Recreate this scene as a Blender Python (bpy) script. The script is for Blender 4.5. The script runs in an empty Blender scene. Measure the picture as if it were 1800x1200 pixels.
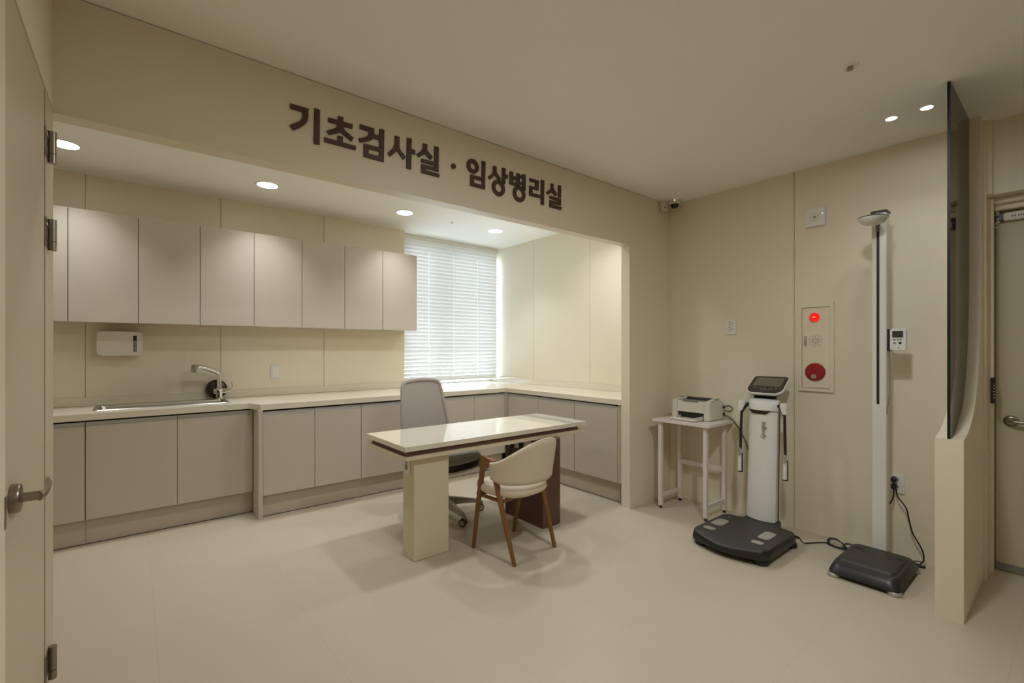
import bpy, bmesh, math, random
from mathutils import Vector, Matrix
random.seed(7)
SC = bpy.context.scene
COL = SC.collection
PI = math.pi

# ---------------------------------------------------------------- camera
cam_d = bpy.data.cameras.new('camera')
cam_d.sensor_width = 36.0
cam_d.lens = 815.67 / 1800.0 * 36.0
cam_d.shift_y = 12.6 / 1800.0
cam_d.clip_start = 0.02
cam = bpy.data.objects.new('camera', cam_d)
COL.objects.link(cam)
cam.location = (0, 0, 1.35)
cam.rotation_euler = (PI / 2, 0, math.radians(50.8406 - 90))
SC.camera = cam

# ---------------------------------------------------------------- world, exposure
W = bpy.data.worlds.new('overcast_sky'); SC.world = W
W.use_nodes = True
bg = W.node_tree.nodes['Background']
bg.inputs['Color'].default_value = (0.72, 0.84, 1.0, 1)
bg.inputs['Strength'].default_value = 21.5
SC.view_settings.view_transform = 'Standard'
SC.view_settings.look = 'None'
SC.view_settings.gamma = 1.0
SC.view_settings.use_curve_mapping = False
SC.view_settings.exposure = 0.10
LAMP_ALCOVE = 14.0    # radiance of the visible diffusers
W_ALCOVE = 3.4       # watts of the beam under each alcove downlight
W_ROOM = 11.6
LAMP_ROOM = 10.0
LAMP_SPOT = 60.0
W_SPOT = 0.5
C_ALCOVE = (0.96, 1.0, 1.05)
C_ROOM = (0.97, 1.0, 1.02)

# ---------------------------------------------------------------- materials
def srgb(c):
    return tuple(((v/255)/12.92 if v/255 <= .04045 else ((v/255+.055)/1.055)**2.4) for v in c) + (1,)

def mat(name, col, rough=0.6, metal=0.0, spec=0.5, noise=0.0, nscale=30.0, bump=0.0, coat=0.0, trans=None, stretch=None):
    m = bpy.data.materials.new(name); m.use_nodes = True
    nt = m.node_tree; b = nt.nodes['Principled BSDF']
    b.inputs['Base Color'].default_value = srgb(col)
    b.inputs['Roughness'].default_value = rough
    b.inputs['Metallic'].default_value = metal
    b.inputs['Specular IOR Level'].default_value = spec
    b.inputs['Coat Weight'].default_value = coat; b.inputs['Coat Roughness'].default_value = 0.0
    if noise > 0 or bump > 0:
        tc = nt.nodes.new('ShaderNodeTexCoord')
        n = nt.nodes.new('ShaderNodeTexNoise'); n.inputs['Scale'].default_value = nscale
        n.inputs['Detail'].default_value = 4
        if stretch:
            mp = nt.nodes.new('ShaderNodeMapping'); mp.inputs['Scale'].default_value = stretch
            nt.links.new(tc.outputs['Object'], mp.inputs['Vector']); nt.links.new(mp.outputs['Vector'], n.inputs['Vector'])
        else:
            nt.links.new(tc.outputs['Object'], n.inputs['Vector'])
        if noise > 0:
            mx = nt.nodes.new('ShaderNodeMix'); mx.data_type = 'RGBA'
            c = srgb(col)
            mx.inputs[6].default_value = tuple(v*(1-noise) for v in c[:3]) + (1,)
            mx.inputs[7].default_value = tuple(min(1, v*(1+noise)) for v in c[:3]) + (1,)
            nt.links.new(n.outputs['Fac'], mx.inputs[0]); nt.links.new(mx.outputs[2], b.inputs['Base Color'])
        if bump > 0:
            bp = nt.nodes.new('ShaderNodeBump'); bp.inputs['Strength'].default_value = bump
            bp.inputs['Distance'].default_value = 0.002
            nt.links.new(n.outputs['Fac'], bp.inputs['Height']); nt.links.new(bp.outputs['Normal'], b.inputs['Normal'])
    return m

def emit(name, col, s):
    m = bpy.data.materials.new(name); m.use_nodes = True; nt = m.node_tree
    nt.nodes.clear(); e = nt.nodes.new('ShaderNodeEmission'); o = nt.nodes.new('ShaderNodeOutputMaterial')
    e.inputs[0].default_value = tuple(col)+(1,); e.inputs[1].default_value = s
    nt.links.new(e.outputs[0], o.inputs[0]); return m

def glass(name, tint, ior=1.5):
    m = bpy.data.materials.new(name); m.use_nodes = True; nt = m.node_tree; nt.nodes.clear()
    t = nt.nodes.new('ShaderNodeBsdfTransparent'); t.inputs[0].default_value = tuple(tint)+(1,)
    g = nt.nodes.new('ShaderNodeBsdfGlossy'); g.inputs['Roughness'].default_value = 0.01
    f = nt.nodes.new('ShaderNodeFresnel'); f.inputs['IOR'].default_value = ior
    x = nt.nodes.new('ShaderNodeMixShader'); o = nt.nodes.new('ShaderNodeOutputMaterial')
    nt.links.new(f.outputs[0], x.inputs[0]); nt.links.new(t.outputs[0], x.inputs[1]); nt.links.new(g.outputs[0], x.inputs[2])
    nt.links.new(x.outputs[0], o.inputs[0]); return m

def translucent(name, col, amt, rough=0.5):
    m = bpy.data.materials.new(name); m.use_nodes = True; nt = m.node_tree
    b = nt.nodes['Principled BSDF']; b.inputs['Base Color'].default_value = srgb(col); b.inputs['Roughness'].default_value = rough
    t = nt.nodes.new('ShaderNodeBsdfTranslucent'); t.inputs[0].default_value = srgb(col)
    x = nt.nodes.new('ShaderNodeMixShader'); x.inputs[0].default_value = amt
    o = nt.nodes['Material Output']
    nt.links.new(b.outputs[0], x.inputs[1]); nt.links.new(t.outputs[0], x.inputs[2]); nt.links.new(x.outputs[0], o.inputs[0])
    return m

M = {}
M['wall'] = mat('cream_wall_panel', (222, 213, 191), 0.45, noise=0.02, nscale=3)
M['door'] = mat('cream_door_film', (188, 179, 154), 0.45, noise=0.02, nscale=3)
M['ceil'] = mat('white_ceiling_paint', (241, 239, 233), 0.8, noise=0.01, nscale=4)
M['cab'] = mat('greige_cabinet_laminate', (191, 182, 167), 0.42, noise=0.015, nscale=5)
M['plinth'] = mat('greige_plinth', (184, 174, 156), 0.5)
M['gap'] = mat('dark_gap', (30, 26, 22), 0.9)
M['counter'] = mat('cream_solid_surface', (216, 208, 189), 0.10, noise=0.015, nscale=60)
M['alu'] = mat('brushed_aluminium', (192, 193, 192), 0.35, metal=0.35)
M['desk_top'] = mat('glossy_cream_desk', (226, 219, 202), 0.012, spec=0.7, coat=0.6)
M['desk_body'] = mat('cream_desk_body', (212, 201, 174), 0.45)
M['brown'] = mat('dark_brown_laminate', (92, 62, 50), 0.45, noise=0.08, nscale=20)
M['sign'] = mat('dark_brown_letters', (72, 50, 34), 0.5)
M['wood'] = mat('oak_wood', (122, 82, 38), 0.42, noise=0.22, nscale=9, stretch=(6, 6, 0.8))
M['fabric'] = mat('ivory_leatherette', (208, 196, 174), 0.6, noise=0.02, nscale=120, bump=0.15)
M['white'] = mat('white_plastic', (222, 222, 216), 0.35)
M['whitemetal'] = mat('white_powder_coated_steel', (222, 214, 208), 0.35)
M['white2'] = mat('warm_white_plastic', (214, 208, 196), 0.4)
M['grey'] = mat('grey_plastic', (128, 126, 118), 0.45)
M['silver'] = mat('silver_plate', (186, 184, 178), 0.32, metal=0.6)
M['chrome'] = mat('polished_chrome', (225, 225, 222), 0.06, metal=1.0)
M['steel'] = mat('stainless_steel', (175, 170, 160), 0.25, metal=1.0)
M['nickel'] = mat('satin_nickel', (150, 142, 126), 0.32, metal=1.0, noise=0.05, nscale=80)
M['black'] = mat('black_plastic', (30, 30, 28), 0.38)
M['char'] = mat('charcoal_platform', (52, 52, 48), 0.5, noise=0.05, nscale=200, bump=0.2)
M['cable'] = mat('black_rubber_cable', (18, 17, 16), 0.5)
M['screen'] = mat('dark_display_glass', (58, 56, 48), 0.08)
M['screen2'] = mat('grey_display_glass', (108, 104, 90), 0.12)
M['lcd'] = mat('lcd_panel', (60, 60, 50), 0.2)
M['meshback'] = translucent('light_grey_mesh_fabric', (176, 166, 158), 0.25, 0.8)
M['seatgrey'] = mat('grey_seat_fabric', (152, 160, 154), 0.75, noise=0.05, nscale=200, bump=0.2)
M['basegrey'] = mat('warm_grey_nylon', (150, 142, 126), 0.4)
M['slat'] = translucent('white_blind_slat', (232, 230, 227), 0.32, 0.45)
M['cord'] = mat('white_blind_cord', (235, 235, 230), 0.6)
M['pane'] = glass('window_glass', (0.95, 0.98, 0.97))
M['tint'] = glass('grey_tinted_partition_glass', (0.62, 0.62, 0.56))
M['glassedge'] = mat('dark_green_glass_edge', (14, 26, 22), 0.45, spec=0.25)
M['red'] = mat('red_button_plastic', (150, 22, 26), 0.3)
M['redlamp'] = emit('red_pilot_lamp_lit', (1.0, 0.02, 0.012), 0.85)
M['redcore'] = emit('red_pilot_lamp_core', (1.0, 0.35, 0.18), 2.2)
M['led'] = emit('small_green_white_led', (0.7, 1.0, 0.85), 3.0)
M['lamp_alcove'] = emit('alcove_downlight_diffuser', (1.0, 1.0, 0.97), LAMP_ALCOVE)
M['lamp_room'] = emit('room_downlight_diffuser', (0.98, 1.0, 0.99), LAMP_ROOM)
M['lamp_spot'] = emit('spotlight_lens', (1.0, 1.0, 0.97), LAMP_SPOT)
M['darkplate'] = mat('dark_brown_stainless_cover', (62, 52, 44), 0.3, metal=0.5)
M['ink'] = mat('grey_ink', (150, 148, 142), 0.6)
M['redink'] = mat('red_ink', (120, 62, 50), 0.6)
M['wrap'] = mat('beige_felt_wrap', (190, 172, 150), 0.8)

def floor_mat():
    m = bpy.data.materials.new('beige_porcelain_tile'); m.use_nodes = True
    nt = m.node_tree; b = nt.nodes['Principled BSDF']
    tc = nt.nodes.new('ShaderNodeTexCoord'); sp = nt.nodes.new('ShaderNodeSeparateXYZ')
    nt.links.new(tc.outputs['Object'], sp.inputs[0])
    def line(sock, off):
        a = nt.nodes.new('ShaderNodeMath'); a.operation = 'SUBTRACT'; a.inputs[1].default_value = off
        nt.links.new(sock, a.inputs[0])
        d = nt.nodes.new('ShaderNodeMath'); d.operation = 'DIVIDE'; d.inputs[1].default_value = 0.6; nt.links.new(a.outputs[0], d.inputs[0])
        f = nt.nodes.new('ShaderNodeMath'); f.operation = 'FRACT'; nt.links.new(d.outputs[0], f.inputs[0])
        s = nt.nodes.new('ShaderNodeMath'); s.operation = 'SUBTRACT'; s.inputs[1].default_value = 0.5; nt.links.new(f.outputs[0], s.inputs[0])
        ab = nt.nodes.new('ShaderNodeMath'); ab.operation = 'ABSOLUTE'; nt.links.new(s.outputs[0], ab.inputs[0])
        g = nt.nodes.new('ShaderNodeMath'); g.operation = 'GREATER_THAN'; g.inputs[1].default_value = 0.5 - 0.0013/0.6*0.5; nt.links.new(ab.outputs[0], g.inputs[0])
        return g.outputs[0]
    lx = line(sp.outputs['X'], 0.68); ly = line(sp.outputs['Y'], 2.59)
    mx = nt.nodes.new('ShaderNodeMath'); mx.operation = 'MAXIMUM'; nt.links.new(lx, mx.inputs[0]); nt.links.new(ly, mx.inputs[1])
    n = nt.nodes.new('ShaderNodeTexNoise'); n.inputs['Scale'].default_value = 1.6; n.inputs['Detail'].default_value = 6
    nt.links.new(tc.outputs['Object'], n.inputs['Vector'])
    c = srgb((188, 177, 156))
    mc = nt.nodes.new('ShaderNodeMix'); mc.data_type = 'RGBA'
    mc.inputs[6].default_value = tuple(v*0.95 for v in c[:3])+(1,); mc.inputs[7].default_value = tuple(v*1.05 for v in c[:3])+(1,)
    nt.links.new(n.outputs['Fac'], mc.inputs[0])
    mg = nt.nodes.new('ShaderNodeMix'); mg.data_type = 'RGBA'; nt.links.new(mx.outputs[0], mg.inputs[0])
    nt.links.new(mc.outputs[2], mg.inputs[6]); mg.inputs[7].default_value = srgb((168, 156, 138))
    nt.links.new(mg.outputs[2], b.inputs['Base Color'])
    b.inputs['Roughness'].default_value = 0.34
    b.inputs['Specular IOR Level'].default_value = 0.4
    return m
M['floor'] = floor_mat()

# ---------------------------------------------------------------- mesh helpers
def BM(): return bmesh.new()

def box(bm, x0, x1, y0, y1, z0, z1, mi=0, bev=0.0, seg=2):
    r = bmesh.ops.create_cube(bm, size=1.0)
    vs = r['verts']
    bmesh.ops.scale(bm, vec=(abs(x1-x0), abs(y1-y0), abs(z1-z0)), verts=vs)
    bmesh.ops.translate(bm, vec=((x0+x1)/2, (y0+y1)/2, (z0+z1)/2), verts=vs)
    fs = set(f for v in vs for f in v.link_faces)
    for f in fs: f.material_index = mi
    if bev > 0:
        es = list(set(e for v in vs for e in v.link_edges))
        bmesh.ops.bevel(bm, geom=es, offset=bev, segments=seg, affect='EDGES', clamp_overlap=True, material=-1)

def rbox(bm, x0, x1, y0, y1, z0, z1, r, axis='z', seg=5, mi=0, edge=0.0):
    """box with rounded corners around one axis"""
    def prof(a0, a1, b0, b1):
        pts = []
        for cx, cy, s in ((a1-r, b1-r, 0), (a0+r, b1-r, 1), (a0+r, b0+r, 2), (a1-r, b0+r, 3)):
            for i in range(seg+1):
                t = PI/2*(s+i/seg); pts.append((cx+r*math.cos(t), cy+r*math.sin(t)))
        return pts
    if axis == 'z': pts = prof(x0, x1, y0, y1); prism(bm, pts, 'z', z0, z1, mi, edge)
    elif axis == 'x': pts = prof(y0, y1, z0, z1); prism(bm, pts, 'x', x0, x1, mi, edge)
    else: pts = prof(x0, x1, z0, z1); prism(bm, pts, 'y', y0, y1, mi, edge)

def _p3(a, b, c, axis):
    return {'z': (a, b, c), 'x': (c, a, b), 'y': (a, c, b)}[axis]

def prism(bm, pts, axis, c0, c1, mi=0, edge=0.0):
    lo = [bm.verts.new(_p3(a, b, c0, axis)) for a, b in pts]
    hi = [bm.verts.new(_p3(a, b, c1, axis)) for a, b in pts]
    n = len(pts); fs = []
    fs.append(bm.faces.new(lo)); fs.append(bm.faces.new(hi[::-1]))
    for i in range(n):
        fs.append(bm.faces.new((lo[i], hi[i], hi[(i+1) % n], lo[(i+1) % n])))
    for f in fs: f.material_index = mi
    if edge > 0:
        es = list(fs[0].edges) + list(fs[1].edges)
        bmesh.ops.bevel(bm, geom=es, offset=edge, segments=2, affect='EDGES', clamp_overlap=True, material=-1)

def prism_holes(bm, loops, axis, c0, c1, mi=0):
    """extruded flat shape; loops[0] is the outline, the others are holes"""
    edges = []; allf = []
    lo_all, hi_all = [], []
    for L in loops:
        lo = [bm.verts.new(_p3(a, b, c0, axis)) for a, b in L]
        hi = [bm.verts.new(_p3(a, b, c1, axis)) for a, b in L]
        lo_all.append(lo); hi_all.append(hi)
        n = len(L)
        for i in range(n):
            f = bm.faces.new((lo[i], hi[i], hi[(i+1) % n], lo[(i+1) % n])); f.material_index = mi
    for rings in (lo_all, hi_all):
        es = []
        for r in rings:
            for i in range(len(r)):
                e = bm.edges.get((r[i], r[(i+1) % len(r)])); es.append(e)
        g = bmesh.ops.triangle_fill(bm, edges=es, use_beauty=True)
        for f in g['geom']:
            if isinstance(f, bmesh.types.BMFace): f.material_index = mi

def cyl(bm, p0, p1, r0, r1=None, n=20, mi=0, caps=True):
    if r1 is None: r1 = r0
    p0 = Vector(p0); p1 = Vector(p1); d = (p1-p0).normalized()
    u = d.orthogonal().normalized(); v = d.cross(u)
    A = [bm.verts.new(p0 + r0*(math.cos(2*PI*i/n)*u + math.sin(2*PI*i/n)*v)) for i in range(n)]
    B = [bm.verts.new(p1 + r1*(math.cos(2*PI*i/n)*u + math.sin(2*PI*i/n)*v)) for i in range(n)]
    for i in range(n):
        f = bm.faces.new((A[i], A[(i+1) % n], B[(i+1) % n], B[i])); f.material_index = mi
    if caps:
        f = bm.faces.new(A[::-1]); f.material_index = mi
        f = bm.faces.new(B); f.material_index = mi

def lathe(bm, prof, c=(0, 0, 0), axis='z', n=32, mi=0):
    """prof: (radius, height) pairs around an axis"""
    rings = []
    for r, h in prof:
        ring = []
        for i in range(n):
            t = 2*PI*i/n; a, b = r*math.cos(t), r*math.sin(t)
            p = {'z': (a, b, h), 'x': (h, a, b), 'y': (a, h, b)}[axis]
            ring.append(bm.verts.new((p[0]+c[0], p[1]+c[1], p[2]+c[2])))
        rings.append(ring)
    for a, b in zip(rings, rings[1:]):
        for i in range(n):
            f = bm.faces.new((a[i], a[(i+1) % n], b[(i+1) % n], b[i])); f.material_index = mi
    for ring in (rings[0][::-1], rings[-1]):
        f = bm.faces.new(ring); f.material_index = mi

def spline(pts, k=8, closed=False):
    P = [Vector(p) for p in pts]; out = []; n = len(P)
    rng = n if closed else n-1
    for i in range(rng):
        p0 = P[(i-1) % n] if (closed or i > 0) else P[0]*2-P[1]
        p1 = P[i]; p2 = P[(i+1) % n]
        p3 = P[(i+2) % n] if (closed or i+2 < n) else P[-1]*2-P[-2]
        for j in range(k):
            t = j/k
            out.append(0.5*((2*p1)+(-p0+p2)*t+(2*p0-5*p1+4*p2-p3)*t*t+(-p0+3*p1-3*p2+p3)*t**3))
    if not closed: out.append(P[-1])
    return out

def tube(bm, pts, r, n=10, mi=0, closed=False, radii=None, sx=1.0, up=None):
    P = [Vector(p) for p in pts]; m = len(P); rings = []
    t0 = (P[1]-P[0]).normalized()
    u = Vector(up).normalized() if up else t0.orthogonal().normalized()
    for i in range(m):
        if closed: t = (P[(i+1) % m]-P[(i-1) % m]).normalized()
        else: t = (P[min(i+1, m-1)]-P[max(i-1, 0)]).normalized()
        u = (u-t*u.dot(t)).normalized(); v = t.cross(u)
        rr = radii[i] if radii else r
        rings.append([bm.verts.new(P[i]+rr*(math.cos(2*PI*k/n)*u+sx*math.sin(2*PI*k/n)*v)) for k in range(n)])
    pairs = list(zip(rings, rings[1:])) + ([(rings[-1], rings[0])] if closed else [])
    for a, b in pairs:
        for k in range(n):
            f = bm.faces.new((a[k], a[(k+1) % n], b[(k+1) % n], b[k])); f.material_index = mi
    if not closed:
        for ring in (rings[0][::-1], rings[-1]):
            f = bm.faces.new(ring); f.material_index = mi

def loft(bm, rings, mi=0, caps=True):
    R = [[bm.verts.new(p) for p in ring] for ring in rings]; n = len(R[0])
    for a, b in zip(R, R[1:]):
        for k in range(n):
            f = bm.faces.new((a[k], a[(k+1) % n], b[(k+1) % n], b[k])); f.material_index = mi
    if caps:
        for ring in (R[0][::-1], R[-1]):
            f = bm.faces.new(ring); f.material_index = mi

def sheet(bm, grid_f, nu, nv, th, mi=0):
    """curved padded sheet: grid_f(u,v)->(point, normal); closed solid of thickness th(u,v)"""
    F, B = [], []
    for i in range(nu+1):
        fr, br = [], []
        for j in range(nv+1):
            p, nrm = grid_f(i/nu, j/nv); t = th(i/nu, j/nv)
            fr.append(bm.verts.new(p+nrm*t/2)); br.append(bm.verts.new(p-nrm*t/2))
        F.append(fr); B.append(br)
    for i in range(nu):
        for j in range(nv):
            bm.faces.new((F[i][j], F[i+1][j], F[i+1][j+1], F[i][j+1]))
            bm.faces.new((B[i][j], B[i][j+1], B[i+1][j+1], B[i+1][j]))
    for i in range(nu):
        bm.faces.new((F[i][0], B[i][0], B[i+1][0], F[i+1][0]))
        bm.faces.new((F[i][nv], F[i+1][nv], B[i+1][nv], B[i][nv]))
    for j in range(nv):
        bm.faces.new((F[0][j], F[0][j+1], B[0][j+1], B[0][j]))
        bm.faces.new((F[nu][j], B[nu][j], B[nu][j+1], F[nu][j+1]))

def obj(name, bm, mats, parent=None, smooth=False, loc=None, label=None):
    bmesh.ops.recalc_face_normals(bm, faces=bm.faces)
    me = bpy.data.meshes.new(name); bm.to_mesh(me); bm.free()
    for m in (mats if isinstance(mats, (list, tuple)) else [mats]):
        me.materials.append(M[m] if isinstance(m, str) else m)
    if smooth:
        for p in me.polygons: p.use_smooth = True
        try: me.set_sharp_from_angle(angle=math.radians(smooth if smooth is not True else 35))
        except Exception: pass
    o = bpy.data.objects.new(name, me); COL.objects.link(o)
    if parent is not None: o.parent = parent
    if loc is not None: o.location = loc
    if label: o['label'] = label
    return o

def struct(name, bm, mats, smooth=False, loc=None):
    o = obj(name, bm, mats, None, smooth, loc); o['kind'] = 'structure'; return o

def thing(name, label, cat, loc=(0, 0, 0), rz=0.0, group=None):
    o = bpy.data.objects.new(name, None); COL.objects.link(o)
    o.empty_display_size = 0.1
    o.location = loc; o.rotation_euler = (0, 0, rz)
    o['label'] = label; o['category'] = cat
    if group: o['group'] = group
    return o

def tag(o, label, cat, group=None):
    o['label'] = label; o['category'] = cat
    if group: o['group'] = group
    return o

def copy_tree(o, parent=None):
    c = o.copy(); COL.objects.link(c)
    if parent is not None: c.parent = parent
    for ch in list(o.children): copy_tree(ch, c)
    return c

def text_mesh(body, size, depth, bold=0.0):
    cu = bpy.data.curves.new('lettering', 'FONT'); cu.body = body; cu.size = size
    cu.extrude = depth; cu.offset = bold; cu.align_x = 'CENTER'; cu.align_y = 'CENTER'
    t = bpy.data.objects.new('lettering', cu); COL.objects.link(t)
    dg = bpy.context.evaluated_depsgraph_get(); dg.update()
    me = bpy.data.meshes.new_from_object(t.evaluated_get(dg))
    bpy.data.objects.remove(t); bpy.data.curves.remove(cu)
    return me

def text_obj(name, body, size, depth, material, parent, loc, rot, bold=0.0):
    me = text_mesh(body, size, depth, bold); me.materials.clear(); me.materials.append(M[material]); me.name = name
    o = bpy.data.objects.new(name, me); COL.objects.link(o); o.parent = parent
    o.location = loc; o.rotation_euler = rot
    return o
SC.cycles.use_denoising = True
SC.cycles.max_bounces = 10
SC.cycles.diffuse_bounces = 7
SC.cycles.transparent_max_bounces = 12
SC.cycles.sample_clamp_indirect = 6.0
SC.cycles.caustics_reflective = False
SC.cycles.caustics_refractive = False
SC.cycles.blur_glossy = 0.5

# ================================================================ structure
XL, XR, YH0, YH1, YB, ZC, ZA = -0.233, 3.858, 2.406, 2.491, 4.88, 2.68, 2.70
ROOM_BACK = -3.2

b = BM(); box(b, -1.5, 4.5, ROOM_BACK-.1, 5.6, -0.1, 0.0); struct('floor', b, 'floor')
b = BM(); box(b, -0.34, 4.5, ROOM_BACK-.1, YH0+.01, ZC, ZC+.1); struct('ceiling', b, 'ceil')
b = BM(); box(b, -1.5, 4.0, YH0+.012, 5.3, ZA, ZA+.08); struct('ceiling_alcove', b, 'ceil')

def panelled(name, axis, face, d, seams, z0, z1, back=.1, gap=.005):
    """wall whose visible face is split into panels by narrow grooves; d=+1: solid lies on the + side of the face"""
    bm = BM()
    e0, e1 = face, face + d*back
    def put(a, c, f0, f1, zz0, zz1, mi=0):
        f0, f1 = min(f0, f1), max(f0, f1)
        if axis == 'x': box(bm, f0, f1, a, c, zz0, zz1, mi)
        else: box(bm, a, c, f0, f1, zz0, zz1, mi)
    put(seams[0], seams[-1], face+d*.012, e1, z0, z1)
    for a, c in zip(seams, seams[1:]):
        put(a+(gap/2 if a != seams[0] else 0), c-(gap/2 if c != seams[-1] else 0), face, face+d*.013, z0, z1)
    return struct(name, bm, 'wall')

panelled('wall_right', 'x', XR, 1, [0.42, 1.369, 2.45], 0, ZC+.01)
panelled('wall_alcove_right', 'x', XR, 1, [2.46, 3.39, 4.311, 5.3], 0, ZA+.01)
panelled('wall_back', 'y', YB, 1, [-1.3, -0.293, 0.603, 1.501, 2.39], 0, ZA+.01, back=.42)
# header over the opening, with the shadow gap under the ceiling
b = BM()
box(b, XL-.1, 3.236, YH0, YH1, 2.224, ZC-.005)
box(b, 3.2365, XR, YH0, YH1, 0, ZC-.005)
box(b, XL-.1, XR, YH0+.012, YH1-.001, ZC-.006, ZA+.02)
struct('wall_header', b, 'wall')
# left wall around the door
b = BM()
box(b, XL-.10, XL, ROOM_BACK, 1.586, 0, ZC+.01)
box(b, XL-.10, XL, 1.586, 2.409, 2.236, ZC+.01)
box(b, XL-.10, XL-.06, 1.58, 2.41, 0, 2.24)
struct('wall_left', b, 'wall')
b = BM(); box(b, -1.4, XL-.101, YH0, YH1, 0, ZA+.02); box(b, -1.5, -1.3, YH0, 5.3, 0, ZA+.02); struct('wall_alcove_left', b, 'wall')
b = BM(); box(b, XL-.1, 4.5, ROOM_BACK-.1, ROOM_BACK, 0, ZC+.01); struct('wall_rear', b, 'wall')

# niche behind the end of the back wall: window wall
b = BM()
box(b, 2.39, 2.43, 5.17, 5.30, .90, ZA+.01)
box(b, 2.39, 3.96, 5.17, 5.30, 2.64, ZA+.01)
box(b, 2.39, 3.96, 5.17, 5.30, 0, .906)
box(b, 3.859, 3.96, 5.17, 5.30, .9, ZA+.01)
struct('wall_window', b, 'wall')
w = BM()
for x0, x1 in ((2.43, 2.46), (3.02, 3.06), (3.846, 3.859)): box(w, x0, x1, 5.18, 5.25, .93, 2.62)
for z0, z1 in ((.906, .925), (2.59, 2.64)): box(w, 2.43, 3.859, 5.181, 5.249, z0, z1)
win = struct('window_1', w, 'white')
b = BM(); box(b, 2.46, 3.02, 5.21, 5.216, .925, 2.59); obj('pane', b, 'pane', win)
b = BM(); box(b, 3.06, 3.846, 5.21, 5.216, .925, 2.59); obj('pane', b, 'pane', win)

# low partition wall with the swept curve up to a full-height post
curve = [(3.144, .900), (3.185, .9045), (3.245, .9135), (3.298, .928), (3.345, .945), (3.40, .970), (3.459, .998), (3.51, 1.032), (3.554, 1.075), (3.588, 1.120), (3.614, 1.167), (3.642, 1.215), (3.665, 1.262), (3.690, 1.33), (3.710, 1.40), (3.727, 1.48), (3.740, 1.57), (3.748, 1.68), (3.752, 1.80), (3.752, ZC+.01)]
b = BM()
prism(b, [(3.144, 0)] + curve + [(4.28, ZC+.01), (4.28, 0)], 'y', .364, .470)
struct('wall_partition', b, 'wall')
b = BM()
# stepped door jamb mouldings and the casing that runs to the ceiling
box(b, 3.843, 3.905, .352, .3645, 0, ZC)
box(b, 3.925, 3.945, .350, .3645, 0, 2.25)
box(b, 3.955, 4.00, .344, .3645, 0, 2.25)
box(b, 4.00, 4.062, .336, .3645, 0, 2.25, bev=.003)
box(b, 3.866, 3.892, .328, .3575, 2.25, ZC, bev=.002)
struct('trim_1', b, 'wall')
# corridor wall with the recessed door
b = BM()
box(b, 3.895, 4.02, -.62, .351, 2.25, ZC+.01)
box(b, 3.895, 4.02, ROOM_BACK, -.62, 0, ZC+.01)
box(b, 4.15, 4.4, -.70, .40, 0, ZC+.01)
struct('wall_corridor', b, 'wall')
b = BM()
box(b, 4.03, 4.15, -.62, .336, 2.183, 2.251, bev=.004)
box(b, 3.99, 4.03, -.62, .336, 2.215, 2.249, bev=.004)
box(b, 4.03, 4.15, -.64, -.58, 0, 2.183)
struct('trim_2', b, 'wall')
b = BM(); box(b, 4.10, 4.148, -.58, .334, .045, 2.181, bev=.002)
d2 = struct('door_2', b, 'door')
b = BM(); box(b, 4.094, 4.14, -.58, .334, .004, .045); obj('bottom_seal', b, 'grey', d2)
b = BM()
lathe(b, [(.001, -.002), (.034, -.002), (.034, .004), (.028, .010), (.022, .012), (.018, .030), (.001, .031)], (0, 0, 0), 'x')
bmesh.ops.scale(b, vec=(-1, 1, 1), verts=b.verts); bmesh.ops.translate(b, vec=(4.10, .268, .913), verts=b.verts)
tube(b, spline([(4.072, .268, .913), (4.052, .262, .914), (4.048, .24, .914), (4.050, .18, .911), (4.055, .135, .909)], 5), .0095, n=10, radii=[.010]*16+[.009]*5)
obj('door_handle', b, 'nickel', d2, smooth=40)
b = BM()
for z, y in ((2.13, .322), (2.10, .330), (2.175, .325)):
    box(b, 4.07, 4.101, y-.008, y+.006, z-.018, z+.018, bev=.003)
obj('pivot_hinge', b, 'white2', d2)
b = BM()
for z, y in ((2.127, .318), (2.098, .326)): cyl(b, (4.069, y, z), (4.066, y, z), .0045, n=8)
obj('screw', b, 'black', d2)

# ---------------------------------------------------------------- left door (door_1)
b = BM(); box(b, -.275, -.235, 1.589, 2.204, .008, 2.231, bev=.0015)
d1 = struct('door_1', b, 'door')
b = BM(); box(b, XL-.099, XL+.0005, 2.209, 2.4055, 0, 2.2235); box(b, -.279, -.262, 1.587, 2.209, 0, 2.235); obj('door_frame', b, 'door', d1)
for zt, zb in ((2.107, 1.997), (1.800, 1.692), (.312, .199)):
    b = BM(); box(b, XL-.004, XL+.002, 2.208, 2.262, zb+.004, zt-.002)
    h = obj('hinge', b, 'nickel', d1)
    b = BM()
    for a, c in ((zb, zb+.030), (zb+.032, zt)): cyl(b, (XL+.012, 2.272, a), (XL+.012, 2.272, c), .0115, n=16)
    obj('knuckle', b, 'nickel', h, smooth=40)
    b = BM()
    for zz in (zt-.028, zb+.028): tube(b, spline([(XL+.003, 2.213, zz-.006*(1 if zz > (zt+zb)/2 else -1)*-1), (XL+.0035, 2.235, zz), (XL+.003, 2.258, zz-.006*(1 if zz > (zt+zb)/2 else -1))], 4), .0016, n=6)
    obj('leaf_seam', b, 'chrome', h)
b = BM()
lathe(b, [(.001, 0), (.034, 0), (.035, .002), (.035, .015), (.033, .018), (.001, .018)], (XL-.002, 1.655, .982), 'x', n=40)
cyl(b, (XL+.012, 1.655, .982), (XL+.050, 1.655, .982), .0115)
hd = obj('door_handle', b, 'nickel', d1, smooth=40)
b = BM()
path = [(XL+.050, 1.645, .982), (XL+.055, 1.665, .982), (XL+.056, 1.70, .982), (XL+.055, 1.745, .982), (XL+.052, 1.79, .981), (XL+.046, 1.825, .980)]
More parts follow.
